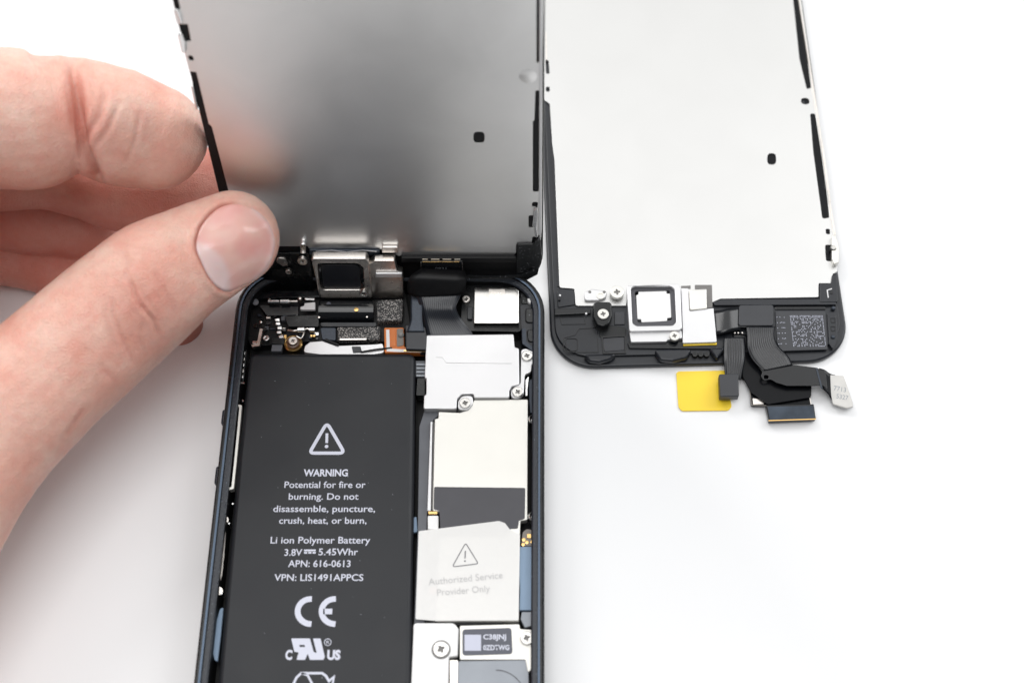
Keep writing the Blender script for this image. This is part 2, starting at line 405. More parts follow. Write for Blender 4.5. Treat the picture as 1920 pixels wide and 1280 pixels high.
# recognised component mark
def poly_mesh(pts, h, holes=()):
    c = bpy.data.curves.new('t', 'CURVE'); c.dimensions = '2D'; c.fill_mode = 'BOTH'
    for lp in [pts, *holes]:
        s = c.splines.new('POLY'); s.points.add(len(lp)-1)
        for i, p in enumerate(lp): s.points[i].co = (p[0]*S, p[1]*S, 0, 1)
        s.use_cyclic_u = True
    o = bpy.data.objects.new('t', c); sc.collection.objects.link(o)
    me = bpy.data.meshes.new_from_object(o); bpy.data.objects.remove(o); bpy.data.curves.remove(c)
    me.transform(Matrix.Translation((0, 0, h*S))); return me
mk = [(546, 1196), (581, 1196), (588, 1221), (594, 1224), (587, 1196), (601, 1196), (609, 1231), (606, 1236), (581, 1236), (577, 1224), (572, 1236), (556, 1236), (560, 1222), (552, 1221)]
T = [(poly_mesh(rounded(px2(PH, mk, H), 0.12), H, [px2(PH, [(561, 1208), (571, 1208), (572, 1212), (562, 1212)], H)]), 0),
     (text_mesh(PH, 'C', 534.5, 547.5, 1235, 17.5, H, bold=0.05), 0), (text_mesh(PH, 'US', 613, 638, 1235, 17.5, H, bold=0.05), 0),
     (stroke_mesh(px2(PH, arc_px(614.5, 1203, 6.3, 6.3, 0, 340, 16), H), 0.11, H, True), 0), (text_mesh(PH, 'R', 611.7, 617.5, 1206, 6, H), 0)]
link('printed_mark', join_meshes(T), M['print'], bt)
T = [(stroke_mesh(px2(PH, [(548, 1286), (556, 1269), (565, 1261), (604, 1261), (611, 1266), (617, 1276), (626, 1268), (622, 1290)], H), 0.4, H), 0),
     (stroke_mesh(px2(PH, [(565, 1261), (577, 1265), (590, 1290)], H), 0.35, H), 0)]
link('printed_mark', join_meshes(T), M['print'], bt)

# connector shield
cs = plate('connector_shield', PH, [(799, 628), (963, 626), (965, 650), (973, 653), (974, 721), (960, 724), (955, 733), (955, 745), (888, 745), (888, 738), (866, 739), (857, 748), (856, 766), (794, 766), (795, 741), (799, 739), (799, 709), (796, 708)],
           4.2, 5.9, M['steel'], ph, r=0.35, bev=0.16)
stroke('embossed_line', PH, [(818, 667.5), (831, 667.5), (838, 678), (960, 679)], 0.42, 6.0, M['steel'], cs, thick=0.2)
plate('lug', PH, [(859, 752), (866, 742), (887, 741), (887, 757), (878, 768), (858, 768)], 4.6, 5.6, M['steel'], cs, r=0.9)
plate('lug', PH, [(977, 655), (986, 653), (1002, 660), (1003, 676), (997, 684), (996, 698), (984, 701), (982, 738), (974, 746), (958, 746), (958, 731), (966, 724), (976, 720)], 4.6, 5.6, M['steel'], cs, r=0.9)
for x, y, a in ((988, 666, 20), (970.5, 733.5, 35), (872, 754.5, 15)): screw(PH, x, y, 6.1, 1.02, cs, ang=a)
plate('shield_edge', PH, [(855, 768), (886, 760), (889, 746), (990, 748), (990, 752), (862, 775)], 4.0, 4.9, M['black'], cs, r=0.1)

# board shield under it
bs = plate('board_shield', PH, [(822, 771), (862, 773), (878, 768), (889, 749), (990, 748), (989, 974), (976, 976), (975, 1002), (973, 1164), (816, 1164), (826, 990), (825, 958), (811, 957), (815, 785), (822, 783)], 3.4, 5.2, M['steel2'], ph, r=0.25, bev=0.15)
stroke('seam', PH, [(813.5, 790), (810, 955)], 0.12, 5.23, M['recess'], bs, thick=0.05)
plate('insulating_tape', PH, [(814, 912), (985, 914), (984, 972), (973, 975), (971, 990), (957, 991), (953, 1005), (826, 1005), (824, 957), (813, 954)], 5.2, 5.28, M['tape'], bs, r=0.3, bev=0.03)
plate('board_edge', PH, [(807, 790), (811, 790), (808, 957), (801, 957)], 3.5, 5.0, M['steel'], bs, r=0.1)
plate('board_pad', PH, box_px(802, 966, 822, 992), 3.5, 4.9, M['white'], bs, r=0.2)
plate('contact', PH, box_px(803, 958, 820, 963), 3.5, 4.9, M['gold'], bs, r=0.1, bev=0.05)
plate('contact', PH, [(957, 994), (972, 994), (972, 1000), (958, 1000)], 5.2, 5.3, M['nickel'], bs, r=0.1, bev=0.03)
plate('battery_flex', PH, [(796, 768), (823, 769), (821, 780), (813, 786), (807, 800), (800, 996), (797, 1170), (776, 1168), (783, 995), (786, 800)], 3.0, 4.3, M['greyflex'], ph, r=0.2)
plate('battery_flex', PH, [(779, 676), (797, 676), (797, 706), (779, 706)], 2.4, 4.4, M['greyflex'], ph, r=0.1)
for k in range(4): stroke('flex_bar', PH, [(781, 683+k*7), (797, 683+k*7)], 0.35, 4.7, M['greyplate'], ph, thick=0.25)
plate('battery_connector', PH, [(782, 708), (797, 708), (797, 741), (780, 741)], 2.4, 4.8, M['black'], ph, r=0.2)
plate('pull_tab', PH, [(772, 973), (781, 966), (783, 996), (774, 998), (769, 1000)], 3.0, 3.9, M['blue'], ph, r=0.3)

# warranty sticker
st = plate('service_sticker', PH, [(785, 995), (817, 991), (935, 976), (947, 980), (955, 991), (975, 1001), (972, 1162), (816, 1163), (779, 1160)], 5.42, 5.50, M['film'], ph, r=[0.3, 0, 0.8, 0.6, 0.6, 0.3, 0.3, 0, 0.3], bev=0.02, label='translucent white service sticker with a warning triangle')
H2 = 5.53
T = [(stroke_mesh(rounded(px2(PH, [(873, 1017), (848, 1062), (897, 1056)], H2), 0.3), 0.17, H2, True), 0),
     (stroke_mesh(px2(PH, [(872.5, 1032), (872, 1046)], H2), 0.2, H2), 0), (disc_mesh(PH.loc(871.8, 1051, H2)[:2], 0.16, H2), 0)]
link('warning_triangle', join_meshes(T), M['greyprint'], st)
link('printed_text', text_mesh(PH, 'Authorized Service', 804, 943, 1096, 13, H2, y2=1083), M['fadeprint'], st)
link('printed_text', text_mesh(PH, 'Provider Only', 820, 919, 1116, 13, H2, y2=1108), M['fadeprint'], st)
plate('copper_pad', PH, box_px(804, 1100, 820, 1112), 4.2, 5.1, M['orange'], ph, r=0.4)
plate('shield_gap', PH, [(801, 1000), (806, 1000), (812, 1090), (818, 1160), (800, 1160), (806, 1080)], 4.0, 4.5, M['matte'], ph, r=0.2)
for x, y in ((806, 1008), (812, 1030), (804, 1120), (811, 1136)): plate('chip', PH, box_px(x-4, y-3, x+3, y+4), 4.2, 4.9, M['tin'], ph, r=0.1)

# right side pieces
plate('thermal_pad', PH, [(975, 1024), (1009, 1024), (1010, 1143), (974, 1143), (975, 1100), (972, 1052)], 3.6, 5.0, M['blue'], ph, r=0.1)
cn = plate('contact_board', PH, [(980, 997), (988, 990), (1000, 994), (1007, 1006), (1006, 1023), (977, 1023)], 3.4, 4.9, M['taupe'], ph, r=0.8)
plate('gold_pad', PH, box_px(988, 1000, 996, 1008), 4.9, 5.05, M['gold'], cn, r=0.1, bev=0.05)
for x, y in ((982, 1011), (988, 1016), (998, 1015), (981, 1020)): link('gold_pad', lathe_mesh(PH.loc(x, y, 5)[:2], [(0.34, 4.85), (0.3, 5.02), (0, 5.06)]), M['gold'], cn)
plate('blue_insert', PH, [(991, 712), (1001, 708), (1007, 720), (1007, 745), (1000, 772), (994, 775), (992, 750)], 3.5, 4.6, M['slate'], ph, r=0.9)
plate('clip_arc', PH, [(985, 712), (990, 705), (992, 706), (989, 730), (989, 742), (985, 742)], 4.4, 5.4, M['tin'], ph, r=0.2)
plate('washer', PH, [(1000, 676), (1006, 672), (1010, 685), (1006, 695), (998, 693)], 3.4, 4.8, M['steel'], ph, r=0.7)
plate('copper_pad', PH, [(998, 676), (1003, 673), (1003, 682), (999, 686)], 4.8, 5.0, M['orange'], ph, r=0.2)
for y in (785, 967): link('spring_ring', lathe_mesh(PH.loc(999, y, 5)[:2], [(0.85, 3.2), (0.85, 5.0), (0.6, 5.25), (0.4, 5.0), (0.35, 4.4), (0, 4.4)]), M['tin'], ph)
for y0, y1 in ((830, 863), (880, 920)):
    plate('spring_contact', PH, box_px(1001, y0, 1004, y1), 3.6, 5.4, M['nickel'], ph, r=0.1, bev=0.05)
    plate('spring_contact', PH, box_px(1006, y0, 1009.5, y1), 3.6, 5.6, M['steel'], ph, r=0.1, bev=0.05)
stroke('wire_clip', PH, [(1001, 800), (999, 830), (999, 935), (1002, 955)], 0.18, 5.3, M['tin'], ph, thick=0.3)
plate('spacer', PH, box_px(1001, 803, 1009, 828), 3, 5.0, M['gloss'], ph, r=0.1)
plate('spacer', PH, box_px(1001, 866, 1009, 878), 3, 5.0, M['gloss'], ph, r=0.1)

# bottom pieces
br = plate('bracket', PH, [(775, 1167), (852, 1167), (860, 1178), (858, 1229), (842, 1231), (840, 1330), (768, 1330), (771, 1280), (775, 1182)], 4.0, 5.4, M['white'], ph, r=[1.6, 1.2, 0.6, 0.3, 0.3, 0, 0, 0, 0], bev=0.2)
screw(PH, 827, 1216, 5.75, 1.35, br, ang=30)
link('screw_seat', lathe_mesh(PH.loc(827, 1216, 5.75)[:2], [(1.62, 5.3), (1.6, 5.44), (1.4, 5.42), (1.38, 5.3)]), M['recess'], br)
lp = plate('label_plate', PH, [(862, 1172), (974, 1169), (975, 1178), (1004, 1180), (1004, 1212), (998, 1216), (999, 1250), (990, 1262), (985, 1236), (862, 1236)], 3.8, 5.1, M['steel2'], ph, r=0.3)
lb = plate('serial_label', PH, [(867, 1179), (959, 1176), (961, 1225), (867, 1228)], 5.1, 5.2, M['navy'], lp, r=0.6, bev=0.03)
plate('code_square', PH, box_px(871, 1189, 902, 1219), 5.2, 5.225, M['lilac'], lp, r=0.05, bev=0.005)
link('printed_text', text_mesh(PH, 'C38JNJ', 906, 949, 1197.5, 9.5, 5.225, bold=0.03), M['print'], lp)
link('printed_text', text_mesh(PH, '0ZDTWG', 906, 955, 1217.5, 9.5, 5.225, bold=0.03), M['print'], lp)
screw(PH, 988, 1195, 5.7, 1.15, lp, ang=20)
plate('speaker_cover', PH, [(862, 1238), (985, 1236), (991, 1244), (993, 1340), (848, 1340), (846, 1250)], 3.6, 4.9, M['greyplate'], ph, r=0.4)
stroke('embossed_arc', PH, arc_px(930, 1310, 55, 55, 10, 90, 14), 0.12, 4.98, M['tape'], ph, thick=0.08)
plate('side_tube', PH, [(843, 1236), (859, 1236), (857, 1340), (843, 1340)], 3.6, 5.2, M['nickel'], ph, r=0.3)
plate('foam_block', PH, [(978, 1146), (1006, 1146), (1006, 1170), (984, 1176), (976, 1160)], 3.4, 4.7, M['greyplate'], ph, r=0.3)
plate('shield_edge', PH, [(796, 1160), (945, 1164), (945, 1172), (862, 1172), (795, 1166)], 3.6, 4.6, M['matte'], ph, r=0.2)

# rear camera
cm = plate('rear_camera', PH, [(889, 538), (966, 538), (973, 544), (973, 606), (888, 606)], 2.0, 6.4, M['tin'], ph, r=0.25, bev=0.15)
cm.data.materials[0] = mat('camera_can', (0.50, 0.49, 0.475), 0.15, 1.0, 0.5, 2.5, 0.22, 0.06, 60, 0.04)
plate('code_square', PH, box_px(917, 542, 947, 568), 6.4, 6.42, M['nickel'], cm, r=0.05, bev=0.005)
cb = plate('camera_bracket', PH, [(868, 532), (990, 530), (1000, 545), (1000, 560), (978, 575), (978, 622), (862, 620), (866, 560)], 1.2, 4.6, M['black'], ph, r=0.8)
screw(PH, 874, 560, 5.2, 0.75, cb, m=M['nickel'])
plate('bracket_step', PH, box_px(876, 575, 886, 598), 4.0, 5.2, M['slatep'], cb, r=0.3)
# right corner plastics
plate('corner_frame', PH, [(975, 570), (1008, 570), (1012, 640), (1010, 660), (1000, 652), (985, 645), (978, 640)], 1.2, 5.4, M['slatep'], ph, r=0.5)
for q in (box_px(985, 577, 1005, 604), [(987, 617), (1005, 617), (1007, 640), (990, 640)]):
    plate('rubber_pad', PH, q, 4.8, 5.8, M['grit'], ph, r=0.7, bev=0.2)
plate('corner_ledge', PH, [(978, 615), (986, 615), (987, 640), (1000, 650), (1008, 652), (1010, 668), (990, 652), (979, 644)], 5.3, 5.7, M['slate'], ph, r=0.3)
link('alignment_pin', lathe_mesh(PH.loc(997, 562, 6)[:2], [(0.85, 4.5), (0.8, 6.0), (0.5, 6.2), (0, 6.2)]), M['white'], ph)
plate('corner_grit', PH, [(962, 533), (985, 533), (1003, 555), (1008, 568), (978, 570), (975, 545)], 2.0, 5.2, M['grit'], ph, r=0.4, bev=0.2)

# upper left: jack, antenna, contacts
tu = plate('upper_tray', PH, [(470, 545), (600, 540), (760, 545), (770, 610), (722, 640), (570, 640), (470, 650), (452, 600)], 1.2, 3.2, M['matte'], ph, r=1.0)
def tube(name, F, pts, rad, m, parent, n=16, cap=True, label=None):
    """round bar through local points (u, v, h) in mm"""
    P = catmull(pts, 5) if len(pts) > 2 else np.array(pts, float)
    R_ = rad if isinstance(rad, (list, tuple)) else [rad]*len(pts)
    rs = np.interp(np.linspace(0, len(pts)-1, len(P)), range(len(pts)), R_)
    bm = bmesh.new(); rings = []
    for i in range(len(P)):
        t = P[min(i+1, len(P)-1)]-P[max(i-1, 0)]; t /= np.linalg.norm(t)
        a = np.cross(t, [0, 0, 1.0]);
        if np.linalg.norm(a) < 1e-3: a = np.cross(t, [0, 1.0, 0])
        a /= np.linalg.norm(a); b = np.cross(a, t)
        rings.append([bm.verts.new((P[i]+rs[i]*(a*math.cos(2*math.pi*k/n)+b*math.sin(2*math.pi*k/n)))*S) for k in range(n)])
    for r0, r1 in zip(rings, rings[1:]):
        for k in range(n): bm.faces.new((r0[k], r0[(k+1) % n], r1[(k+1) % n], r1[k]))
    bm.faces.new(rings[0][::-1]); bm.faces.new(rings[-1])
    bmesh.ops.recalc_face_normals(bm, faces=bm.faces)
    me = bpy.data.meshes.new('t'); bm.to_mesh(me); bm.free(); finish(me, True, 50)
    return link(name, me, m, parent, label)
tube('jack_barrel', PH, [PH.loc(600, 585, 3.2), PH.loc(702, 585, 3.2)], 2.3, M['gloss'], ph)
link('gold_pad', lathe_mesh(PH.loc(668, 580, 5.5)[:2], [(0.42, 5.2), (0.42, 5.55), (0, 5.6)]), M['gold'], ph)
link('blue_pad', lathe_mesh(PH.loc(616, 569, 5.5)[:2], [(0.42, 5.0), (0.42, 5.4), (0, 5.4)]), M['navy'], ph)
tube('contact_bar', PH, [PH.loc(503, 565, 4.8), PH.loc(524, 565, 4.8)], 0.42, M['tin'], ph)
tube('contact_bar', PH, [PH.loc(526, 565, 4.8), PH.loc(543, 565, 4.8)], 0.55, M['tin'], ph)
tube('contact_bar', PH, [PH.loc(543, 565, 4.8), PH.loc(558, 565, 4.8)], 0.3, M['nickel'], ph)
plate('white_tab', PH, [(571, 568), (591, 566), (591, 580), (563, 580), (563, 575), (570, 573)], 4.4, 5.2, M['white'], ph, r=0.15)
plate('steel_tab', PH, [(570, 558), (590, 558), (590, 562), (572, 562)], 4.6, 5.3, M['tin'], ph, r=0.15)
link('rivet', lathe_mesh(PH.loc(562, 558, 5.4)[:2], [(0.5, 4.0), (0.48, 5.0), (0.3, 5.35), (0, 5.45)]), M['nickel'], ph)
tube('rivet', PH, [PH.loc(479, 567, 4.0), PH.loc(479, 566, 4.6)], 0.6, M['greyplate'], ph)
zig = [(520, 597), (521, 604), (524, 612), (523, 620), (527, 628)]
for i, (x, y) in enumerate(zig):
    plate('spring_leaf', PH, [(x-5, y), (x+4, y-1), (x+5, y+5), (x-4, y+5)], 3.6+0.15*i, 4.6+0.15*i, M['tin'], ph, r=0.15)
tube('coax_plug', PH, [PH.loc(559, 618, 4.8), PH.loc(571, 618, 4.8)], 0.62, M['tin'], ph)
tube('coax_plug', PH, [PH.loc(580, 618, 4.8), PH.loc(590, 618, 4.8)], 0.5, M['tin'], ph)
tube('coax_wire', PH, [PH.loc(571, 618, 4.8), PH.loc(576, 616, 4.9), PH.loc(581, 618, 4.8)], 0.22, M['nickel'], ph)
tube('coax_wire', PH, [PH.loc(540, 619, 4.6), PH.loc(550, 620, 4.9), PH.loc(559, 619, 4.8)], 0.2, M['nickel'], ph)
tube('coax_wire', PH, [PH.loc(571, 622, 4.4), PH.loc(565, 634, 4.6), PH.loc(556, 630, 4.8)], 0.16, M['nickel'], ph)
gr_ = link('grounding_ring', lathe_mesh(PH.loc(549, 641, 5)[:2], [(1.72, 3.5), (1.72, 4.5), (1.5, 4.7), (1.35, 4.6), (1.3, 4.2), (0, 4.2)]), M['gold'], ph)
link('washer', lathe_mesh(PH.loc(549, 640, 5)[:2], [(1.25, 4.2), (1.2, 4.75), (0.9, 4.85), (0.85, 4.5), (0, 4.5)]), M['brown'], gr_)
screw(PH, 549, 638, 5.3, 0.85, gr_, m=M['nickel'], ang=30)
for x, y in ((584, 629), (589, 629)): plate('chip', PH, box_px(x-2, y-2, x+2, y+2), 3.6, 4.2, M['gold'], ph, r=0.05, bev=0.04)
screw(PH, 499, 633, 4.9, 0.6, ph, m=M['tin'], ang=20)
stroke('bracket_leg', PH, [(490, 616), (484, 646), (472, 648)], 0.55, 5.2, M['nickel'], ph, thick=1.0)
plate('chip', PH, [(510, 646), (530, 646), (527, 658), (508, 658)], 3.4, 4.8, M['greyflex'], ph, r=0.1)
plate('chip', PH, [(511, 633), (534, 632), (533, 645), (509, 644)], 3.2, 4.2, M['black'], ph, r=0.1)
plate('foam_pad', PH, [(706, 563), (756, 560), (754, 600), (707, 602)], 3.0, 4.9, M['foam'], ph, r=0.4, bev=0.2)
plate('foam_pad', PH, [(632, 613), (713, 612), (712, 636), (634, 637)], 3.0, 4.7, M['foam'], ph, r=0.3, bev=0.2)
stroke('bracket_leg', PH, [(637, 636), (687, 635.5)], 0.3, 4.9, M['nickel'], ph, thick=0.4)
plate('antenna_bracket', PH, [(569, 660), (572, 648), (581, 641), (604, 639), (630, 648), (706, 645), (718, 643), (720, 661), (700, 664), (600, 664)], 3.4, 4.9, M['steel'], ph, r=0.5)
plate('chip', PH, [(659, 649), (676, 649), (679, 660), (662, 661)], 4.8, 5.1, M['slatep'], ph, r=0.2)
tube('antenna_wire', PH, [PH.loc(676, 660, 5.1), PH.loc(705, 655, 5.2), PH.loc(735, 652, 5.0)], 0.16, M['matte'], ph)
plate('antenna_clip', PH, [(606, 637), (612, 634), (636, 644), (634, 648)], 4.9, 5.3, M['matte'], ph, r=0.1)
og = plate('copper_bracket', PH, [(720, 614), (757, 614), (758, 650), (796, 655), (796, 660), (721, 661)], 3.2, 5.0, M['orange'], ph, r=0.3)
stroke('white_line', PH, [(727, 618), (728, 656), (750, 657), (790, 658)], 0.6, 5.06, M['white'], og, thick=0.05)
plate('orange_strip', PH, box_px(733, 617, 742, 649), 5.0, 5.1, M['orange'], og, r=0.1, bev=0.04)
plate('taupe_pad', PH, [(744, 616), (756, 616), (757, 647), (744, 650)], 5.0, 5.15, M['taupe'], og, r=0.3, bev=0.04)
link('spring_ring', lathe_mesh(PH.loc(752, 628, 5.2)[:2], [(0.6, 5.1), (0.55, 5.3), (0.35, 5.25), (0, 5.15)]), M['recess'], og)
stroke('antenna_wire', PH, [(757, 657), (797, 658)], 0.28, 5.3, M['gold'], ph, thick=0.2)

random.seed(11)
cl = [M['tin'], M['nickel'], M['slatep'], M['gloss'], M['greyflex'], M['gold'], M['black'], M['slate']]
for k in range(46):
    x = random.uniform(478, 596); y = random.uniform(575, 652)
    if 500 < x < 600 and y > 640: continue
    a_, b_ = random.uniform(1.2, 5), random.uniform(1.2, 4); z = random.uniform(3.5, 4.2)
    plate('chip', PH, box_px(x-a_, y-b_, x+a_, y+b_), 3.1, z, random.choice(cl), ph, r=0.05, bev=0.06)
for q, m_, z in (([(470, 548), (600, 546), (602, 556), (480, 560)], 'gloss', 4.4), ([(484, 571), (560, 572), (560, 590), (500, 592)], 'gloss', 4.0), ([(532, 592), (598, 590), (598, 612), (540, 612)], 'black', 4.6), ([(600, 604), (706, 604), (706, 612), (602, 612)], 'slatep', 4.2), ([(600, 614), (630, 614), (630, 638), (604, 636)], 'slate', 4.0)):
    plate('moulded_block', PH, q, 2.8, z, M[m_], ph, r=0.4)
for x, y in ((476, 549), (471, 556), (489, 603), (598, 594), (688, 593), (505, 561)): link('rivet', lathe_mesh(PH.loc(x, y, 4.6)[:2], [(0.28, 3.0), (0.26, 4.6), (0, 4.75)]), M['nickel'], ph)
# dust on the battery
bm = bmesh.new()
for k in range(34):
    x, y = random.uniform(460, 765), random.uniform(668, 1270); c = PH.loc(x, y, 5.63); rr_ = random.choice((0.04, 0.05, 0.06, 0.09))
    bm.faces.new([bm.verts.new(((c[0]+rr_*random.uniform(.6, 1.3)*math.cos(a*math.pi/3))*S, (c[1]+rr_*random.uniform(.6, 1.3)*math.sin(a*math.pi/3))*S, 5.63*S)) for a in range(6)])
me = bpy.data.meshes.new('dust'); bm.to_mesh(me); bm.free(); link('dust', me, M['greyplate'], bt)['kind'] = 'stuff'
# left edge components
lc = plate('side_switch', PH, [(447, 652), (463, 655), (457, 715), (440, 716)], 1.5, 4.6, M['black'], ph, r=0.2)
for i in range(5):
    y = 658+i*11; x = 451-i*0.9
    plate('switch_contact', PH, [(x, y), (x+9, y), (x+8, y+7), (x-1, y+7)], 4.5, 5.0, M['nickel'] if i % 2 else M['tin'], lc, r=0.15, bev=0.08)
stroke('switch_rail', PH, [(448, 654), (440, 717)], 0.3, 5.2, M['nickel'], lc, thick=0.5)
stroke('switch_rail', PH, [(436, 716), (458, 718)], 0.25, 5.2, M['tin'], lc, thick=0.4)
stroke('switch_rail', PH, [(448, 718), (444, 736), (442, 756)], 0.4, 4.8, M['nickel'], lc, thick=0.5)
stroke('retaining_clip', PH, [(439, 758), (451, 761), (447, 806), (441, 867), (436, 914), (425, 917), (422, 944)], 0.42, 5.5, M['steel2'], ph, thick=1.4)
for x, y in ((455, 750), (436, 943), (429, 980), (415, 1111)): link('pin', lathe_mesh(PH.loc(x, y, 5)[:2], [(0.3, 3.2), (0.3, 4.6), (0.15, 4.8), (0, 4.8)]), M['tin'], ph)
for (x0, y0, x1, y1) in ((441, 775, 436, 800), (430, 888, 424, 918)):
    plate('button_backing', PH, [(x0-3, y0), (x0+3, y0), (x1+3, y1), (x1-3, y1)], 2.6, 4.6, M['slate'], ph, r=0.3)
tube('spring_ring', PH, [PH.loc(421, 974, 4.2), PH.loc(421, 974, 4.9)], 0.7, M['nickel'], ph)
tube('spring_ring', PH, [PH.loc(410, 1107, 4.2), PH.loc(410, 1107, 4.9)], 0.7, M['nickel'], ph)
plate('spring_contact', PH, [(411, 1022), (415, 1022), (411, 1056), (407, 1056)], 3.0, 4.9, M['nickel'], ph, r=0.05, bev=0.05)
plate('spring_contact', PH, [(417, 1024), (420, 1024), (417, 1057), (413, 1057)], 3.0, 4.9, M['steel'], ph, r=0.05, bev=0.05)
stroke('wire_clip', PH, [(421, 985), (422, 1000), (419, 1040), (415, 1078), (410, 1094)], 0.2, 5.0, M['nickel'], ph, thick=0.4)
plate('pull_tab', PH, [(412, 1141), (419, 1137), (414, 1190), (408, 1240), (402, 1236), (399, 1222), (404, 1170)], 3.6, 4.4, M['blue'], ph, r=0.5)
stroke('side_rail', PH, [(385, 1215), (380, 1280), (374, 1340)], 0.35, 5.2, M['slate'], ph, thick=0.6)
# display flex latch near the shield
plate('flex_latch', PH, [(760, 609), (797, 613), (800, 628), (798, 655), (761, 654)], 3.6, 6.2, M['darkflex'], ph, r=0.3, bev=0.15)

# ================================================================== LIFTED DISPLAY
ld = thing('display_assembly', LF, 'raised display gripped by the hand, standing upright on the open phone, grey metal back', 'phone display', 'phone display assemblies')
print('LF left', LF.loc(326, 0, 0), LF.loc(426, 350, 0), 'right', LF.loc(1019, 0, 0), LF.loc(1018, 400, 0), 'bot', LF.loc(720, 530, 0), LF.loc(1000, 526, 0))
uL, uR, vB = LF.loc(324, 0, 0)[0]-0.4, LF.loc(1019, 200, 0)[0], -1.5
link('glass', plate_mesh([rrect(uL, vB, uR+0.15, vB+122, 8.0, 10)], -2.6, -1.0, 0.2), M['gloss'], ld)
link('frame', plate_mesh([rrect(uL+0.3, vB+0.3, uR-0.05, vB+121.5, 7.6, 10)], -1.0, -0.15, 0.1), M['matte'], ld)
bp_pts = [(757, 479), (963, 479), (968, 474), (968, 458), (1010, 457), (1014, 450), (1016, 430), (1017, 100), (1019.5, 0), (1022, -330), (235, -330), (310, -45), (324, -45), (338, 17), (325, 19), (332, 45), (352, 46), (358, 77), (341, 79), (347, 104), (355, 134), (368, 136), (391, 232), (397, 238), (427, 353), (440, 405), (431, 412), (437, 462), (577, 462), (579, 466), (710, 466), (748, 480)]
holes = [[(1006, -300), (1012, -300), (1011, 118), (1006, 118)], [(1004, 170), (1011, 170), (1010, 360), (999, 360), (999, 228), (1002, 226)],
         [(998, 379), (1009, 379), (1008, 388), (997, 388)], [(991, 404), (1002, 404), (1002, 427), (991, 427)], [(998, 444), (1006, 444), (1005, 456), (997, 456)],
         [(352, 104), (361, 105), (364, 114), (355, 114)],
         [(898+10.5*np.sign(math.cos(a))*abs(math.cos(a))**0.6, 258+10.5*np.sign(math.sin(a))*abs(math.sin(a))**0.6) for a in np.linspace(0, 2*math.pi, 24, endpoint=False)]]
pl_ = plate('back_plate', LF, bp_pts, -0.15, 0.05, M['plate'], ld, r=[0.6, 0.3, 0.2, 0.2, 0.2, 0.2, 0.5] + [0]*20, bev=0.05, holes=holes, hr=0.45, vmax=vB+113)
random.seed(5); bm = bmesh.new()
for k in range(26):
    x, y = random.uniform(560, 985), random.uniform(240, 460); c = LF.loc(x, y, 0.06); q = random.choice((0.04, 0.05, 0.07))
    bm.faces.new([bm.verts.new(((c[0]+q*math.cos(a*math.pi/3))*S, (c[1]+q*random.uniform(.6, 1.3)*math.sin(a*math.pi/3))*S, 0.065*S)) for a in range(6)])
me = bpy.data.meshes.new('dust'); bm.to_mesh(me); bm.free(); link('dust', me, M['white'], pl_)['kind'] = 'stuff'
link('dimple', lathe_mesh(LF.loc(990, 143, 0)[:2], [(1.5, 0.04), (1.1, 0.12), (0.5, 0.2), (0, 0.22)]), M['plate'], pl_)
# rails and clips along the sides
stroke('side_rail', LF, [(1014, -300), (1014.2, 0), (1013.8, 300), (1012, 440)], 0.35, 0.5, M['steel'], ld, thick=0.5)
plate('side_clip', LF, [(1001, 395), (1008, 388), (1010, 400), (1006, 425), (1009, 445), (1003, 446), (1002, 428), (998, 424)], 0.05, 0.7, M['tin'], ld, r=0.25)
for q in ([(333, 66), (341, 63), (348, 84), (349, 100), (341, 100)], [(358, 163), (362, 162), (371, 205), (367, 208)], [(328, 20), (334, 19), (342, 44), (338, 48)]):
    plate('side_clip', LF, q, -0.1, 0.6, M['tin'], ld, r=0.25, bev=0.15)
plate('frame_corner', LF, [(969, 459), (1000, 458), (1012, 440), (1016, 480), (1008, 515), (985, 527), (969, 527)], -0.1, 0.5, M['grit'], ld, r=0.4)
plate('frame_bar', LF, [(752, 484), (968, 484), (968, 492), (752, 492)], -0.1, 0.9, M['matte'], ld, r=0.2)
stroke('seal_bead', LF, [(872, 520), (930, 521), (975, 519), (1000, 508)], 0.5, 1.1, M['grit'], ld, thick=0.4)
plate('light_strip', LF, [(580, 469), (640, 470), (712, 470), (712, 478), (600, 482), (580, 478)], -0.1, 0.5, M['slate'], ld, r=0.2)
stroke('light_strip', LF, [(592, 472), (622, 470), (650, 473), (680, 470), (706, 472)], 0.16, 0.62, M['steel'], ld, thick=0.1)
plate('steel_tab', LF, [(716, 464), (746, 464), (746, 474), (716, 474)], 0.05, 0.9, M['nickel'], ld, r=0.2)
# earpiece shield
es = plate('earpiece_shield', LF, [(583, 485), (687, 485), (691, 492), (697, 545), (698, 559), (600, 559), (598, 553), (590, 515)], 1.2, 3.0, M['nickel'], ld, r=0.5,
           holes=[[(595, 494), (672, 494), (681, 502), (683, 540), (676, 544), (606, 544), (600, 538)]], hr=0.8, bev=0.15)
plate('opening_gasket', LF, [(594, 493), (674, 493), (684, 502), (685, 545), (604, 545), (597, 530)], 0.9, 2.3, M['gloss'], es, r=0.8)
plate('earpiece_screen', LF, [(602, 497), (668, 497), (675, 503), (677, 537), (672, 540), (612, 540), (606, 536)], 2.3, 2.55, M['slatep'], es, r=0.8)
wg = plate('shield_wing', LF, [(691, 496), (702, 489), (740, 489), (744, 508), (755, 512), (757, 559), (698, 559)], 0.8, 2.4, M['nickel'], es, r=0.3)
plate('raised_step', LF, [(704, 513), (754, 513), (754, 521), (704, 521)], 2.4, 3.0, M['steel'], es, r=0.2, bev=0.2)
screw(LF, 682, 552, 3.5, 0.85, es, m=M['screw'])
sl = screw(LF, 567, 491, 2.0, 0.95, ld, m=M['nickel']); screw(LF, 541, 511, 1.6, 0.6, ld, m=M['nickel'], ang=30)
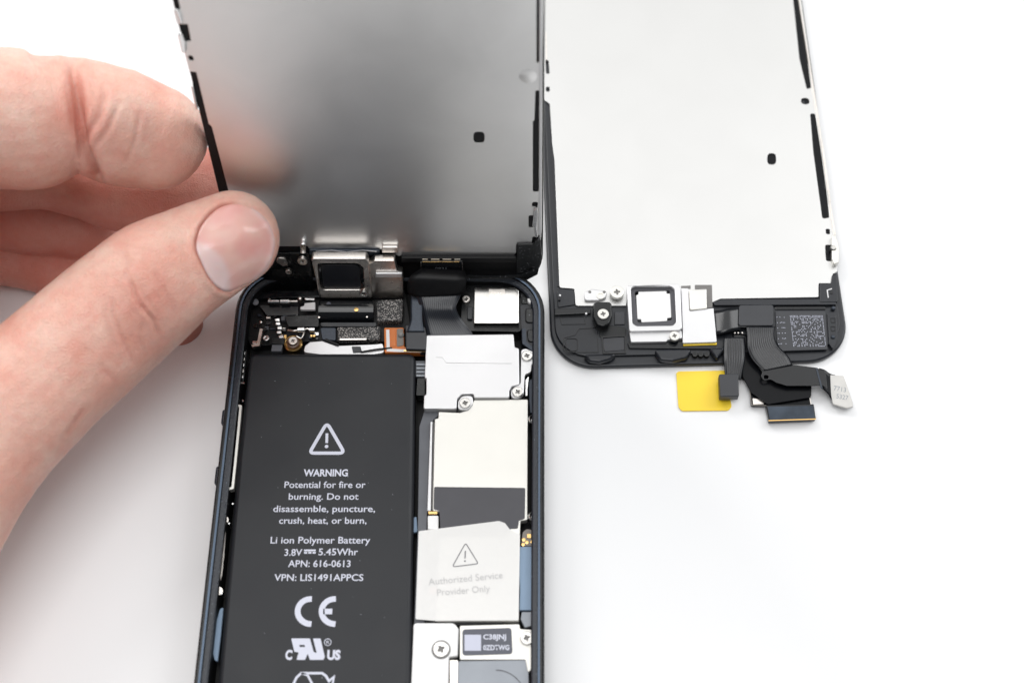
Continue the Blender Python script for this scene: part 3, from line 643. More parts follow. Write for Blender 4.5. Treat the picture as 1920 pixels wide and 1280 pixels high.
plate('steel_tab', LF, [(562, 458), (573, 458), (574, 476), (563, 476)], 0.05, 1.0, M['tin'], ld, r=0.4)
plate('steel_tab', LF, [(520, 483), (535, 485), (540, 497), (531, 500), (518, 492)], -0.1, 0.8, M['nickel'], ld, r=0.5)
plate('lower_bezel', LF, [(462, 475), (580, 475), (590, 552), (500, 552), (468, 535)], -0.15, 0.4, M['black'], ld, r=0.6)
# display connector
dc = plate('display_connector', LF, box_px(790, 490, 868, 517), -0.1, 1.2, M['gloss'], ld, r=0.15)
stroke('contact_row', LF, [(792, 491.5), (861, 491.5)], 0.18, 1.32, M['gold'], dc, thick=0.1)
for a, b in ((792, 802), (808, 824), (830, 846), (852, 863)): stroke('contact_row', LF, [(a, 486.5), (b, 486.5)], 0.22, 1.0, M['steel2'], dc, thick=0.2)
stroke('contact_frame', LF, [(789.5, 492), (789.5, 503)], 0.2, 1.3, M['nickel'], dc); stroke('contact_frame', LF, [(867, 494), (867, 512)], 0.2, 1.3, M['nickel'], dc)
link('printed_text', text_mesh(LF, '0831', 816, 837, 506, 5, 1.25), M['greyplate'], dc)
# flex cables running down into the phone
ribbon('flex_cable', LF, [(W(LF, 790, 503, 1.4), W(LF, 872, 507, 1.4)), (W(LF, 768, 520, 3.8), W(LF, 874, 524, 3.8)), (W(PH, 764, 545, 9.0), W(PH, 872, 545, 9.0)), (W(PH, 775, 556, 8.0), W(PH, 866, 552, 8.0))], M['matte'], ld, th=0.2)
ribbon('flex_cable', LF, [(W(PH, 776, 549, 7.8), W(PH, 868, 546, 7.8)), (W(PH, 783, 562, 7.3), W(PH, 861, 560, 7.6)), (W(PH, 788, 580, 6.6), W(PH, 855, 578, 7.4)), (W(PH, 792, 600, 5.6), W(PH, 866, 600, 6.0)), (W(PH, 796, 622, 4.8), W(PH, 885, 624, 5.0)), (W(PH, 800, 640, 4.6), W(PH, 890, 640, 4.6))], M['trace'], ld, th=0.2)
ribbon('flex_cable', LF, [(W(PH, 771, 542, 7.2), W(PH, 793, 542, 7.2)), (W(PH, 770, 575, 6.9), W(PH, 792, 575, 6.9)), (W(PH, 770, 600, 6.6), W(PH, 792, 600, 6.6)), (W(PH, 762, 622, 6.3), W(PH, 796, 622, 6.3))], M['slate'], ld, th=0.25)

# ================================================================== SPARE DISPLAY
sd = thing('display_assembly', DS, 'spare display lying face down on the white table, bright metal back with trailing cables', 'phone display', 'phone display assemblies')
l0 = DS.loc(1028, 540, 1.2)[0]; r0 = DS.loc(1579, 560, 1.2)[0]; b0 = DS.loc(1300, 683, 1.2)[1]
print('DS', l0, r0, b0, DS.loc(1490, 0, 1.2))
link('glass', plate_mesh([rrect(l0, b0, r0, b0+122, 8.2, 12)], 0.02, 1.25, 0.35), M['slatep'], sd)
fr = link('frame', plate_mesh([rrect(l0+0.9, b0+2.0, r0-1.2, b0+120.5, 6.6, 12)], 1.25, 1.75, 0.15), M['slatep'], sd)
sp = [(1049, 539), (1077, 541), (1079, 573), (1174, 573), (1176, 560), (1335, 567), (1351, 560), (1535, 557), (1535, 531), (1559, 531), (1561, 514), (1570, 509), (1566, 440), (1559, 400), (1545, 293), (1533, 213), (1503, 5), (1455, -330), (1000, -330), (1016, 0), (1019, 186), (1031, 195), (1036, 272), (1040, 300)]
sh = [[(1022.5, 113), (1029, 114), (1031, 138), (1024, 139)], [(1023, 163), (1031, 163), (1031, 172), (1024, 172)],
      [(1484, -30), (1495, -30), (1521, 164), (1513, 168), (1499, 110)], [(1502, 186), (1507, 184), (1514, 184), (1518, 189), (1517, 194), (1512, 196), (1505, 195), (1502, 191)],
      [(1519, 213), (1528.5, 213), (1541, 293), (1552, 375), (1555, 408), (1542, 410), (1525, 285)], [(1548, 429), (1556, 429), (1557, 439), (1549, 439)],
      [(1547, 459), (1564, 459), (1564, 490), (1549, 489)], [(1447+8.5*np.sign(math.cos(a))*abs(math.cos(a))**0.7, 298+10.5*np.sign(math.sin(a))*abs(math.sin(a))**0.7) for a in np.linspace(0, 2*math.pi, 24, endpoint=False)]]
plate('back_plate', DS, sp, 1.75, 2.2, M['plate2'], sd, r=[0.5, 0.5, 0.5, 0, 0, 0.3, 0.3, 0.3, 0.3, 0.3, 0.3, 0.3] + [0]*9, bev=0.06, holes=sh, hr=0.45, vmax=b0+113)
plate('slot_backing', DS, [(1478, -30), (1499, -30), (1528, 170), (1545, 290), (1560, 410), (1568, 492), (1543, 492), (1536, 410), (1515, 213), (1500, 150)], 1.74, 1.95, M['deep'], sd, r=0.1, bev=0.02)
plate('slot_backing', DS, box_px(1434, 284, 1460, 312), 1.74, 1.95, M['deep'], sd, r=0.1, bev=0.02)
stroke('side_rail', DS, [(1454, -300), (1502, 22), (1533, 215), (1556, 380), (1566, 440)], 0.3, 2.6, M['nickel'], sd, thick=1.2)
stroke('side_rail', DS, [(1540, 262), (1546, 300), (1550, 330), (1556, 378)], 0.35, 2.7, M['nickel'], sd, thick=0.8)
sc_ = plate('side_clip', DS, [(1560, 440), (1567, 440), (1573, 460), (1573, 492), (1564, 497), (1560, 485)], 2.0, 3.2, M['steel2'], sd, r=0.5, bev=0.2)
link('rivet', lathe_mesh(DS.loc(1562, 466, 3)[:2], [(0.6, 2.2), (0.6, 3.2), (0.4, 3.4), (0, 3.4)]), M['screw'], sc_)
stroke('side_rail', DS, [(1023, 60), (1024.5, 112)], 0.3, 2.5, M['nickel'], sd, thick=0.8)
stroke('side_bar', DS, [(1036, 272), (1044, 420), (1048, 537)], 0.55, 1.95, M['slatep'], sd, thick=0.5)
# dark frame pieces at the bottom
plate('frame_corner', DS, [(1044, 545), (1052, 541), (1077, 543), (1078, 571), (1046, 576)], 1.7, 2.0, M['slatep'], sd, r=0.3)
plate('frame_bar', DS, [(1040, 578), (1108, 578), (1108, 587), (1040, 590)], 1.7, 2.5, M['gloss'], sd, r=0.15)
for x, y, m in ((1050, 554, M['steel']), (1099, 588, M['steel']), (1049, 561, M['gloss'])): link('frame_dimple', lathe_mesh(DS.loc(x, y, 2.4)[:2], [(0.25, 1.9), (0.2, 2.55), (0, 2.6)]), m, sd)
plate('frame_bar', DS, [(1336, 566), (1352, 561), (1568, 560), (1568, 571), (1340, 572)], 1.7, 2.4, M['slatep'], sd, r=0.15)
plate('frame_slot', DS, [(1453, 573), (1548, 573), (1548, 580), (1453, 580)], 1.7, 1.95, M['gloss'], sd, r=0.2)
plate('frame_corner', DS, [(1537, 531), (1558, 531), (1560, 516), (1569, 512), (1571, 566), (1537, 566)], 1.7, 2.5, M['slatep'], sd, r=0.3)
stroke('steel_insert', DS, [(1560, 541), (1551, 544), (1553, 558)], 0.2, 2.6, M['steel'], sd, thick=0.1)
link('frame_dimple', lathe_mesh(DS.loc(1559, 549, 2.5)[:2], [(0.33, 2.4), (0.3, 2.6), (0, 2.6)]), M['gloss'], sd)
def outline(name, pts, wd, h, m, th=0.12): return stroke(name, DS, pts, wd, h, m, sd, closed=True, thick=th)
outline('moulded_rib', [(1050, 594), (1095, 593), (1098, 607), (1053, 608)], 0.10, 1.86, M['gloss'])
outline('moulded_rib', [(1058, 633), (1078, 628), (1086, 616), (1120, 614), (1122, 660), (1060, 660), (1056, 650)], 0.10, 1.86, M['gloss'])
outline('moulded_rib', rounded([(1060, 634), (1083, 634), (1083, 657), (1062, 658)], 6, 3), 0.10, 1.90, M['gloss'])
plate('sensor_window', DS, [(1131, 634), (1171, 631), (1171, 656), (1134, 659), (1130, 650)], 1.7, 1.85, M['darkflex'], sd, r=0.4)
outline('moulded_rib', [(1129, 632), (1172, 629), (1173, 661), (1132, 662)], 0.25, 2.0, M['gloss'], 0.25)
plate('sensor_window', DS, box_px(1152, 584, 1172, 608), 1.7, 2.0, M['darkflex'], sd, r=0.1)
plate('moulded_block', DS, [(1124, 612), (1150, 610), (1174, 614), (1174, 630), (1124, 632)], 1.7, 1.9, M['black'], sd, r=0.4)
plate('frame_bar', DS, [(1176, 642), (1280, 640), (1345, 648), (1345, 654), (1180, 652)], 1.7, 2.2, M['gloss'], sd, r=0.2)
# rubber feet along the lower edge
for x0, y0, x1, y1 in ((1092, 664, 1158, 679), (1224, 654, 1300, 677), (1328, 652, 1362, 672)):
    q = [(x0, y0), ((x0+x1)/2, y0-1), (x1, y0-1), (x1-12, y1-6), ((x0+x1)/2, y1), (x0+14, y1-2)]
    plate('rubber_foot', DS, q, 1.2, 2.6, M['slatep'], sd, r=1.0, bev=0.45)
for k in range(3): link('scallop', lathe_mesh(DS.loc(1303+k*11, 664, 2)[:2], [(0.55, 1.2), (0.5, 2.1), (0, 2.2)]), M['black'], sd)
# standoff with screw
so = link('standoff', plate_mesh([rounded(px2(DS, [(1112, 566), (1147, 565), (1148, 592), (1142, 607), (1131, 612), (1119, 608), (1112, 594)], 4.0), 0.9)], 1.5, 4.0, 0.25), M['black'], sd)
screw(DS, 1131, 588, 4.35, 1.08, so, m=M['steel2'])
plate('steel_tab', DS, [(1096, 547), (1110, 541), (1138, 545), (1136, 558), (1122, 563), (1096, 563)], 2.2, 2.9, M['steel'], sd, r=0.5, bev=0.25)
link('rivet', lathe_mesh(DS.loc(1126, 554, 3)[:2], [(0.75, 2.9), (0.75, 3.05), (0.45, 3.05), (0.45, 2.95), (0, 2.95)]), M['steel2'], sd)
for x in (1106, 1133): link('frame_dimple', lathe_mesh(DS.loc(x, 547, 3)[:2], [(0.3, 2.6), (0.3, 2.93), (0, 2.95)]), M['recess'], sd)
screw(DS, 1157, 547, 3.6, 1.35, sd, m=M['steel2'], ang=5)
# earpiece shield
es = plate('earpiece_shield', DS, [(1175, 535), (1272, 532), (1276, 540), (1279, 615), (1274, 619), (1180, 621)], 1.8, 3.6, M['steel'], sd, r=0.45, bev=0.15,
           holes=[[(1183, 540), (1190, 536), (1258, 536), (1265, 542), (1268, 603), (1262, 610), (1194, 611), (1186, 606)]], hr=0.8)
plate('opening_gasket', DS, [(1182, 539), (1189, 535), (1259, 535), (1266, 541), (1269, 604), (1263, 611), (1193, 612), (1185, 607)], 1.8, 2.9, M['tape'], es, r=0.9,
      holes=[[(1190, 546), (1256, 544), (1260, 600), (1196, 606)]], hr=0.5, bev=0.1)
plate('gasket_base', DS, [(1189, 545), (1257, 543), (1261, 601), (1195, 607)], 1.8, 2.2, M['gloss'], es, r=0.3)
plate('earpiece_screen', DS, [(1197, 546), (1250, 545), (1250, 550), (1257, 550), (1259, 595), (1251, 596), (1251, 602), (1203, 604), (1202, 598), (1195, 598), (1193, 553), (1197, 552)], 2.2, 2.7, M['white'], es, r=0.15)
plate('shield_lip', DS, [(1180, 621), (1278, 619), (1279, 634), (1252, 637), (1250, 640), (1183, 641)], 1.8, 2.9, M['steel'], es, r=0.3)
plate('shield_wing', DS, [(1277, 540), (1291, 540), (1293, 583), (1338, 577), (1344, 641), (1280, 643), (1280, 617)], 1.8, 3.0, M['steel'], es, r=0.25)
plate('raised_step', DS, [(1292, 543), (1324, 543), (1326, 578), (1294, 581)], 2.3, 3.3, M['steel2'], es, r=0.3)
plate('shield_slot', DS, [(1277, 536), (1295, 535), (1295, 541), (1277, 541)], 2.2, 2.3, M['recess'], es, r=0.1, bev=0.02)
plate('shield_slot', DS, [(1303, 534), (1335, 534), (1336, 576), (1326, 578), (1325, 541), (1303, 542)], 2.2, 2.3, M['recess'], es, r=0.1, bev=0.02)
plate('yellow_edge', DS, [(1281, 642), (1344, 641), (1344, 646), (1281, 648)], 1.9, 2.4, M['yellow'], es, r=0.1, bev=0.05)
screw(DS, 1265, 629, 3.6, 0.98, es, m=M['steel2'])
# printed code chip: rows of tiny solder dots
ch = plate('chip_pad', DS, [(1453, 583), (1548, 583), (1552, 655), (1464, 658), (1456, 640)], 1.7, 1.95, M['darkflex'], sd, r=0.2)
random.seed(4); bm = bmesh.new()
def dot(x, y, r):
    c = DS.loc(x, y, 1.98)
    bm.faces.new([bm.verts.new(((c[0]+r*math.cos(a*math.pi/3))*S, (c[1]+r*math.sin(a*math.pi/3))*S, 1.98*S)) for a in range(6)])
for j in range(22):
    for i in range(24):
        if random.random() < (0.9 if j < 2 or i in (0, 23) else 0.42): dot(1482+i*2.6+j*0.30, 592+j*2.7, 0.085)
for j in range(6):
    for i in range(6):
        if random.random() < 0.7: dot(1457+i*2.7+j*0.6, 594+j*10.0+random.random(), 0.08)
me = bpy.data.meshes.new('dots'); bm.to_mesh(me); bm.free(); link('solder_dots', me, M['lilac'], ch)
plate('end_block', DS, [(1551, 585), (1568, 584), (1571, 635), (1562, 655), (1555, 645)], 1.3, 2.2, M['slatep'], sd, r=0.5)
for x, y in ((1562, 631), (1563, 577)): link('frame_dimple', lathe_mesh(DS.loc(x, y, 2.4)[:2], [(0.42, 1.9), (0.4, 2.35), (0.25, 2.5), (0, 2.5)]), M['slate'], sd)
for y in (596, 612): outline('moulded_rib', [(1558, y), (1566, y), (1566, y+8), (1559, y+8)], 0.1, 2.3, M['gloss'], 0.1)
# flex cables
def Wd(x, y, z): return W(DS, x, y, z)
ribbon('flex_cable', DS, [(Wd(1334, 583, 2.2), Wd(1336, 628, 2.2)), (Wd(1350, 581, 3.0), Wd(1352, 626, 3.0)), (Wd(1366, 578, 3.4), Wd(1368, 622, 3.2)), (Wd(1390, 574, 2.6), Wd(1390, 618, 2.6))], M['flex'], sd)
plate('flex_pad', DS, [(1386, 572), (1450, 571), (1450, 610), (1385, 610)], 2.3, 3.1, M['darkflex'], sd, r=0.5, bev=0.1)
stroke('flex_edge', DS, [(1384, 612), (1450, 613)], 0.25, 2.9, M['gloss'], sd, thick=0.3)
for x in (1378, 1384, 1392): link('solder_joint', lathe_mesh(DS.loc(x, 624, 2.4)[:2], [(0.2, 2.0), (0.16, 2.5), (0, 2.6)]), M['nickel'], sd)
ribbon('flex_cable', DS, [(Wd(1358, 632, 2.4), Wd(1396, 632, 2.6)), (Wd(1357, 650, 2.6), Wd(1398, 650, 2.8)), (Wd(1357, 675, 2.9), Wd(1397, 675, 2.9)), (Wd(1359, 702, 2.6), Wd(1392, 700, 2.6)), (Wd(1362, 712, 2.3), Wd(1390, 712, 2.3))], M['trace2'], sd)
ribbon('flex_cable', DS, [(Wd(1372, 622, 1.9), Wd(1402, 628, 1.9)), (Wd(1378, 660, 1.7), Wd(1408, 655, 1.7)), (Wd(1384, 700, 1.2), Wd(1425, 690, 1.2)), (Wd(1405, 722, 0.8), Wd(1450, 705, 0.8))], M['flex'], sd)
plate('touch_connector', DS, [(1348, 701), (1384, 700), (1386, 742), (1350, 743)], 1.2, 3.0, M['darkflex'], sd, r=0.3, bev=0.15)
ribbon('flex_cable', DS, [(Wd(1399, 612, 3.0), Wd(1453, 612, 3.0)), (Wd(1401, 630, 3.3), Wd(1452, 630, 3.3)), (Wd(1402, 655, 3.3), Wd(1459, 648, 3.3)), (Wd(1412, 676, 3.0), Wd(1478, 668, 3.2)), (Wd(1432, 696, 2.8), Wd(1486, 684, 3.0))], M['trace2'], sd, nu=8)
# sheet of the display cable: a flat cut shape with its lug, running to the right
fx = plate('flex_cable', DS, [(1403, 660), (1458, 648), (1476, 672), (1484, 683), (1532, 689), (1548, 698), (1552, 732), (1544, 722), (1515, 723), (1476, 723), (1456, 717), (1446, 711), (1432, 713), (1426, 705), (1430, 698)], 2.6, 2.85, M['flex'], sd, r=0.7, bev=0.06,
            holes=[[(1432, 703), (1441, 703), (1441, 710), (1432, 710)]], hr=0.4)
stroke('cable_bend', DS, [(1531, 690), (1541, 728)], 0.3, 2.95, M['slate'], sd, thick=0.1)
ribbon('flex_cable', DS, [(Wd(1536, 690, 2.7), Wd(1540, 726, 2.7)), (Wd(1546, 693, 2.2), Wd(1552, 738, 2.0)), (Wd(1556, 700, 1.5), Wd(1562, 752, 1.2)), (Wd(1566, 703, 1.2), Wd(1568, 756, 1.0))], M['flex'], sd)
plate('cable_end', DS, [(1549, 702), (1582, 704), (1599, 754), (1600, 762), (1588, 765), (1562, 757)], 1.0, 1.5, M['nickel'], sd, r=0.25, bev=0.08).data.materials[0] = mat('dull_tin', (0.55, 0.54, 0.52), 0.55, 0.4, 0.5, 6, 0.06)
link('printed_text', text_mesh(DS, '7713', 1563, 1586, 731, 9, 1.53, y2=735), M['greyplate'], sd)
link('printed_text', text_mesh(DS, '5327', 1568, 1590, 746, 9, 1.53, y2=750), M['greyplate'], sd)
plate('flex_cable', DS, [(1393, 640), (1410, 640), (1440, 700), (1500, 700), (1522, 715), (1521, 745), (1440, 758), (1408, 735), (1392, 705)], 1.4, 1.7, M['deep'], sd, r=0.8)
# connector boards under the cable
cbk = plate('connector_board', DS, [(1404, 700), (1514, 712), (1520, 724), (1520, 760), (1408, 760)], 0.5, 1.1, M['deep'], sd, r=0.3)
stroke('board_rim', DS, [(1404, 712), (1409, 759), (1440, 760)], 0.14, 1.2, M['taupe'], cbk, thick=0.1)
stroke('board_rim', DS, [(1515, 724), (1521, 760)], 0.14, 1.2, M['nickel'], cbk, thick=0.1)
plate('steel_pad', DS, [(1411, 746), (1425, 748), (1434, 757), (1412, 758)], 1.1, 1.2, M['nickel'], cbk, r=0.15, bev=0.03)
cbl = plate('connector_board', DS, [(1436, 759), (1526, 757), (1530, 785), (1442, 789)], 0.3, 1.5, M['gloss'], sd, r=0.2)
plate('mirror_pad', DS, [(1439, 762), (1525, 760), (1528, 784), (1443, 787)], 1.5, 1.6, mat('blue_mirror', (0.035, 0.045, 0.06), 0.2, 0.6, 0.5, 1.6, 0.8), cbl, r=0.1, bev=0.03)
stroke('board_rim', DS, [(1441, 788), (1530, 785)], 0.16, 1.62, M['gold'], cbl, thick=0.1)

# yellow film lying on the table under the connector
yt = plate('adhesive_film', DS, [(1268, 699), (1272, 696), (1362, 694), (1368, 740), (1372, 762), (1366, 769), (1278, 770), (1272, 762)], 0.03, 0.28, M['yellow'], None, r=[0.4, 0.4, 0.4, 0, 0.8, 0.8, 0.8, 0.8], bev=0.04)
yt.matrix_world = DS.matrix()
yt['label'] = 'small yellow translucent film lying on the white table below the spare display'; yt['category'] = 'adhesive film'

# ================================================================== HAND
def P3(x, y, d): r_ = ray(x, y); return CAM + r_*d          # d = distance along the viewing axis, mm
def limb(bm, chain, n=28, sub=6):
    """chain: (x, y, depth, radius in px, flatness)"""
    C_ = []; R_ = []
    for x, y, d, r, fl in chain: C_.append(P3(x, y, d)); R_.append((r*d/FPX, r*d/FPX*fl))
    C_ = catmull(C_, sub); R_ = catmull(R_, sub)
    rings = []; N_ = len(C_)
    def ring(c, t, a, b):
        side = np.cross(t, BX); side /= np.linalg.norm(side); up = np.cross(side, t)
        return [bm.verts.new((c+side*a*math.cos(2*math.pi*k/n)+up*b*math.sin(2*math.pi*k/n))*S) for k in range(n)]
    tans = []
    for i in range(N_):
        t = C_[min(i+1, N_-1)]-C_[max(i-1, 0)]; tans.append(t/np.linalg.norm(t))
    for k in range(6, 0, -1):
        a = math.pi/2*k/6.5; rings.append(ring(C_[0]-tans[0]*R_[0][0]*math.sin(a), tans[0], R_[0][0]*math.cos(a), R_[0][1]*math.cos(a)))
    for i in range(N_): rings.append(ring(C_[i], tans[i], *R_[i]))
    for k in range(1, 7):
        a = math.pi/2*k/6.5; rings.append(ring(C_[-1]+tans[-1]*R_[-1][0]*math.sin(a), tans[-1], R_[-1][0]*math.cos(a), R_[-1][1]*math.cos(a)))
    for a, b in zip(rings, rings[1:]):
        for k in range(n): bm.faces.new((a[k], a[(k+1) % n], b[(k+1) % n], b[k]))
    bm.faces.new(rings[0][::-1]); bm.faces.new(rings[-1])
THUMB = [(-420, 1180, 225, 300, 0.9), (-230, 1000, 231, 225, 0.9), (-60, 838, 236, 152, 0.9), (82, 709, 240, 129, 0.92), (192, 611, 243, 124, 0.9), (255, 560, 244, 120, 0.9), (308, 516, 245, 114, 0.88), (363, 484, 246.5, 102, 0.8), (436, 446, 248, 90, 0.68)]
INDEX = [(-520, 420, 226, 210, 0.9), (-330, 290, 232, 165, 0.9), (-150, 236, 236, 140, 0.95), (-20, 222, 239, 134, 0.95), (70, 225, 241, 128, 0.95), (147, 210, 243, 101, 0.9), (214, 236, 244, 111, 0.9), (288, 257, 246, 100, 0.85)]
MIDDLE = [(-420, 560, 245, 170, 0.9), (-200, 330, 255, 110, 0.9), (-60, 312, 259, 92, 0.95), (70, 318, 261, 76, 0.95), (150, 340, 263, 69, 0.95), (250, 366, 264, 74, 0.9), (350, 352, 265, 76, 0.9), (432, 352, 267, 70, 0.8)]
RING = [(-420, 640, 251, 150, 0.9), (-180, 430, 263, 85, 0.95), (-40, 405, 267, 62, 0.95), (60, 418, 269, 60, 0.95), (130, 430, 271, 55, 0.95), (172, 445, 273, 50, 0.95)]
LITTLE = [(-420, 720, 254, 130, 0.9), (-200, 520, 266, 70, 0.95), (-60, 482, 271, 60, 0.95), (30, 485, 274, 55, 0.95), (130, 520, 274, 50, 0.95), (240, 572, 274, 46, 0.95), (338, 612, 274, 44, 0.95)]
bm = bmesh.new()
for c_ in (THUMB, INDEX, MIDDLE, RING, LITTLE): limb(bm, c_)
limb(bm, [(-380, 640, 235, 240, 0.9), (-430, 900, 232, 330, 0.8), (-640, 1250, 220, 330, 0.75), (-900, 1600, 210, 330, 0.75)], 32)   # palm and wrist, out of frame
me = bpy.data.meshes.new('hand'); bm.to_mesh(me); bm.free()
tmp = bpy.data.objects.new('tmp', me); sc.collection.objects.link(tmp)
rm = tmp.modifiers.new('r', 'REMESH'); rm.mode = 'VOXEL'; rm.voxel_size = 0.036; rm.use_smooth_shade = True
smd = tmp.modifiers.new('s', 'SMOOTH'); smd.iterations = 14; smd.factor = 0.5
dg = bpy.context.evaluated_depsgraph_get(); dg.update()
hm = bpy.data.meshes.new_from_object(tmp.evaluated_get(dg)); bpy.data.objects.remove(tmp)
nv = len(hm.vertices); co = np.empty(nv*3); hm.vertices.foreach_get('co', co); co = co.reshape(-1, 3)/S
nr = np.empty(nv*3); hm.vertices.foreach_get('normal', nr); nr = nr.reshape(-1, 3)
vv_ = co-CAM; dep = -(vv_@BX); PXx = 960+FPX*(vv_@RX)/dep; PXy = 640-FPX*(vv_@UX)/dep
face = np.clip((nr@BX-0.05)*3, 0, 1)
def seg_dist(px, py, pts):
    best = np.full(len(px), 1e9)
    for (x0, y0), (x1, y1) in zip(pts, pts[1:]):
        dx, dy = x1-x0, y1-y0; t = np.clip(((px-x0)*dx+(py-y0)*dy)/(dx*dx+dy*dy), 0, 1)
        best = np.minimum(best, np.hypot(px-x0-t*dx, py-y0-t*dy))
    return best
disp = np.zeros(nv); tint = np.zeros(nv)
thumb_m = face*(dep < 251)*(seg_dist(PXx, PXy, [(a[0], a[1]) for a in THUMB]) < 140)
index_m = face*(dep < 252)*(PXy < 375)
def crease(pts, wd, depth, mask, red=0.0, ridge=0.35):
    global disp, tint
    d = seg_dist(PXx, PXy, pts); L_ = sum(math.dist(p, q) for p, q in zip(pts, pts[1:]))
    e0 = np.hypot(PXx-pts[0][0], PXy-pts[0][1]); e1 = np.hypot(PXx-pts[-1][0], PXy-pts[-1][1])
    mask = mask*np.clip(np.minimum(e0, e1)/(0.16*L_), 0, 1)
    disp -= depth*np.exp(-(d/wd)**2)*mask; disp += ridge*depth*np.exp(-((d-2.6*wd)/(1.5*wd))**2)*mask
    if red: tint += red*np.exp(-(d/(wd*2.0))**2)*mask
tc_ = [([(236, 515), (250, 540), (262, 570), (288, 600), (303, 640)], 3.4, 0.40, 0.10), ([(258, 520), (272, 556), (296, 590), (308, 620)], 3, 0.15, 0.04),
       ([(212, 545), (213, 590), (232, 640), (252, 688)], 3.4, 0.28, 0.06), ([(196, 560), (200, 600), (214, 650)], 4, 0.14, 0.1), ([(286, 500), (300, 530), (322, 570), (330, 600)], 4, 0.13, 0.1),
       ([(190, 690), (214, 716), (222, 742)], 5, 0.16, 0.1), ([(232, 470), (240, 500), (236, 520)], 4, 0.12, 0.1), ([(270, 600), (262, 636), (272, 670)], 3, 0.15, 0.04),
       ([(160, 764), (146, 782), (134, 800), (122, 818)], 4, 0.12, 0.35)]
for pts, wd, dp, red in tc_: crease(pts, wd, dp, thumb_m, red)
ic_ = [([(134, 110), (144, 170), (150, 225), (158, 275), (180, 330), (190, 400)], 8, 1.5, 0.30), ([(198, 165), (188, 215), (160, 262)], 5, 0.35, 0.12), ([(222, 195), (204, 240), (176, 280)], 4, 0.28, 0.08), ([(262, 215), (254, 262), (238, 305)], 4, 0.22, 0.08), ([(120, 150), (130, 200), (134, 250)], 5, 0.25, 0.08)]
for pts, wd, dp, red in ic_: crease(pts, wd, dp, index_m, red)
# nail bed: outline in the picture, found on the thumb
NAIL = [(368, 452), (376, 428), (394, 404), (416, 388), (446, 383), (476, 392), (500, 412), (513, 440), (514, 472), (500, 504), (478, 524), (452, 537), (428, 547), (410, 540), (392, 520), (378, 492), (369, 470)]
def inside(px, py, poly):
    r = np.zeros(len(px), bool); n = len(poly)
    for i in range(n):
        x0, y0 = poly[i-1]; x1, y1 = poly[i]
        c = ((y0 > py) != (y1 > py)) & (px < (x1-x0)*(py-y0)/((y1-y0) if y1 != y0 else 1e-9)+x0); r ^= c
    return r
dn = seg_dist(PXx, PXy, NAIL+NAIL[:1]); ins = inside(PXx, PXy, NAIL); sd_ = np.where(ins, -dn, dn)
disp -= 0.55*np.clip((-sd_+4)/8, 0, 1)*thumb_m
disp += 0.38*np.exp(-((sd_-9)/7)**2)*thumb_m/(1+np.exp((PXx-440)/9))
tint += 0.75*np.exp(-((sd_-1)/4)**2)*thumb_m/(1+np.exp((PXx-435)/8))
tint += 0.25*np.exp(-((np.hypot(PXx-478, PXy-420))/55)**2)*thumb_m
# gentle irregularity of flesh
for i in range(nv):
    p = co[i]; disp[i] += 0.28*noise.noise(Vector(p*0.11)) + 0.05*noise.noise(Vector(p*0.5))
tint += 0.6*np.clip((dep-253)/7, 0, 1)*(PXy > 240)  # deeper fingers redder, with the shade between them painted into the colour
tint += 0.28*np.exp(-((np.hypot(PXx-275, PXy-585))/70)**2)*thumb_m + 0.25*np.exp(-((np.hypot(PXx-170, PXy-240))/60)**2)*index_m
co += nr*disp[:, None]
hm.vertices.foreach_set('co', (co*S).ravel()); hm.update()
at = hm.attributes.new('redness_shade', 'FLOAT', 'POINT'); at.data.foreach_set('value', np.clip(tint, 0, 1).astype(np.float32))
hm.polygons.foreach_set('use_smooth', [True]*len(hm.polygons))

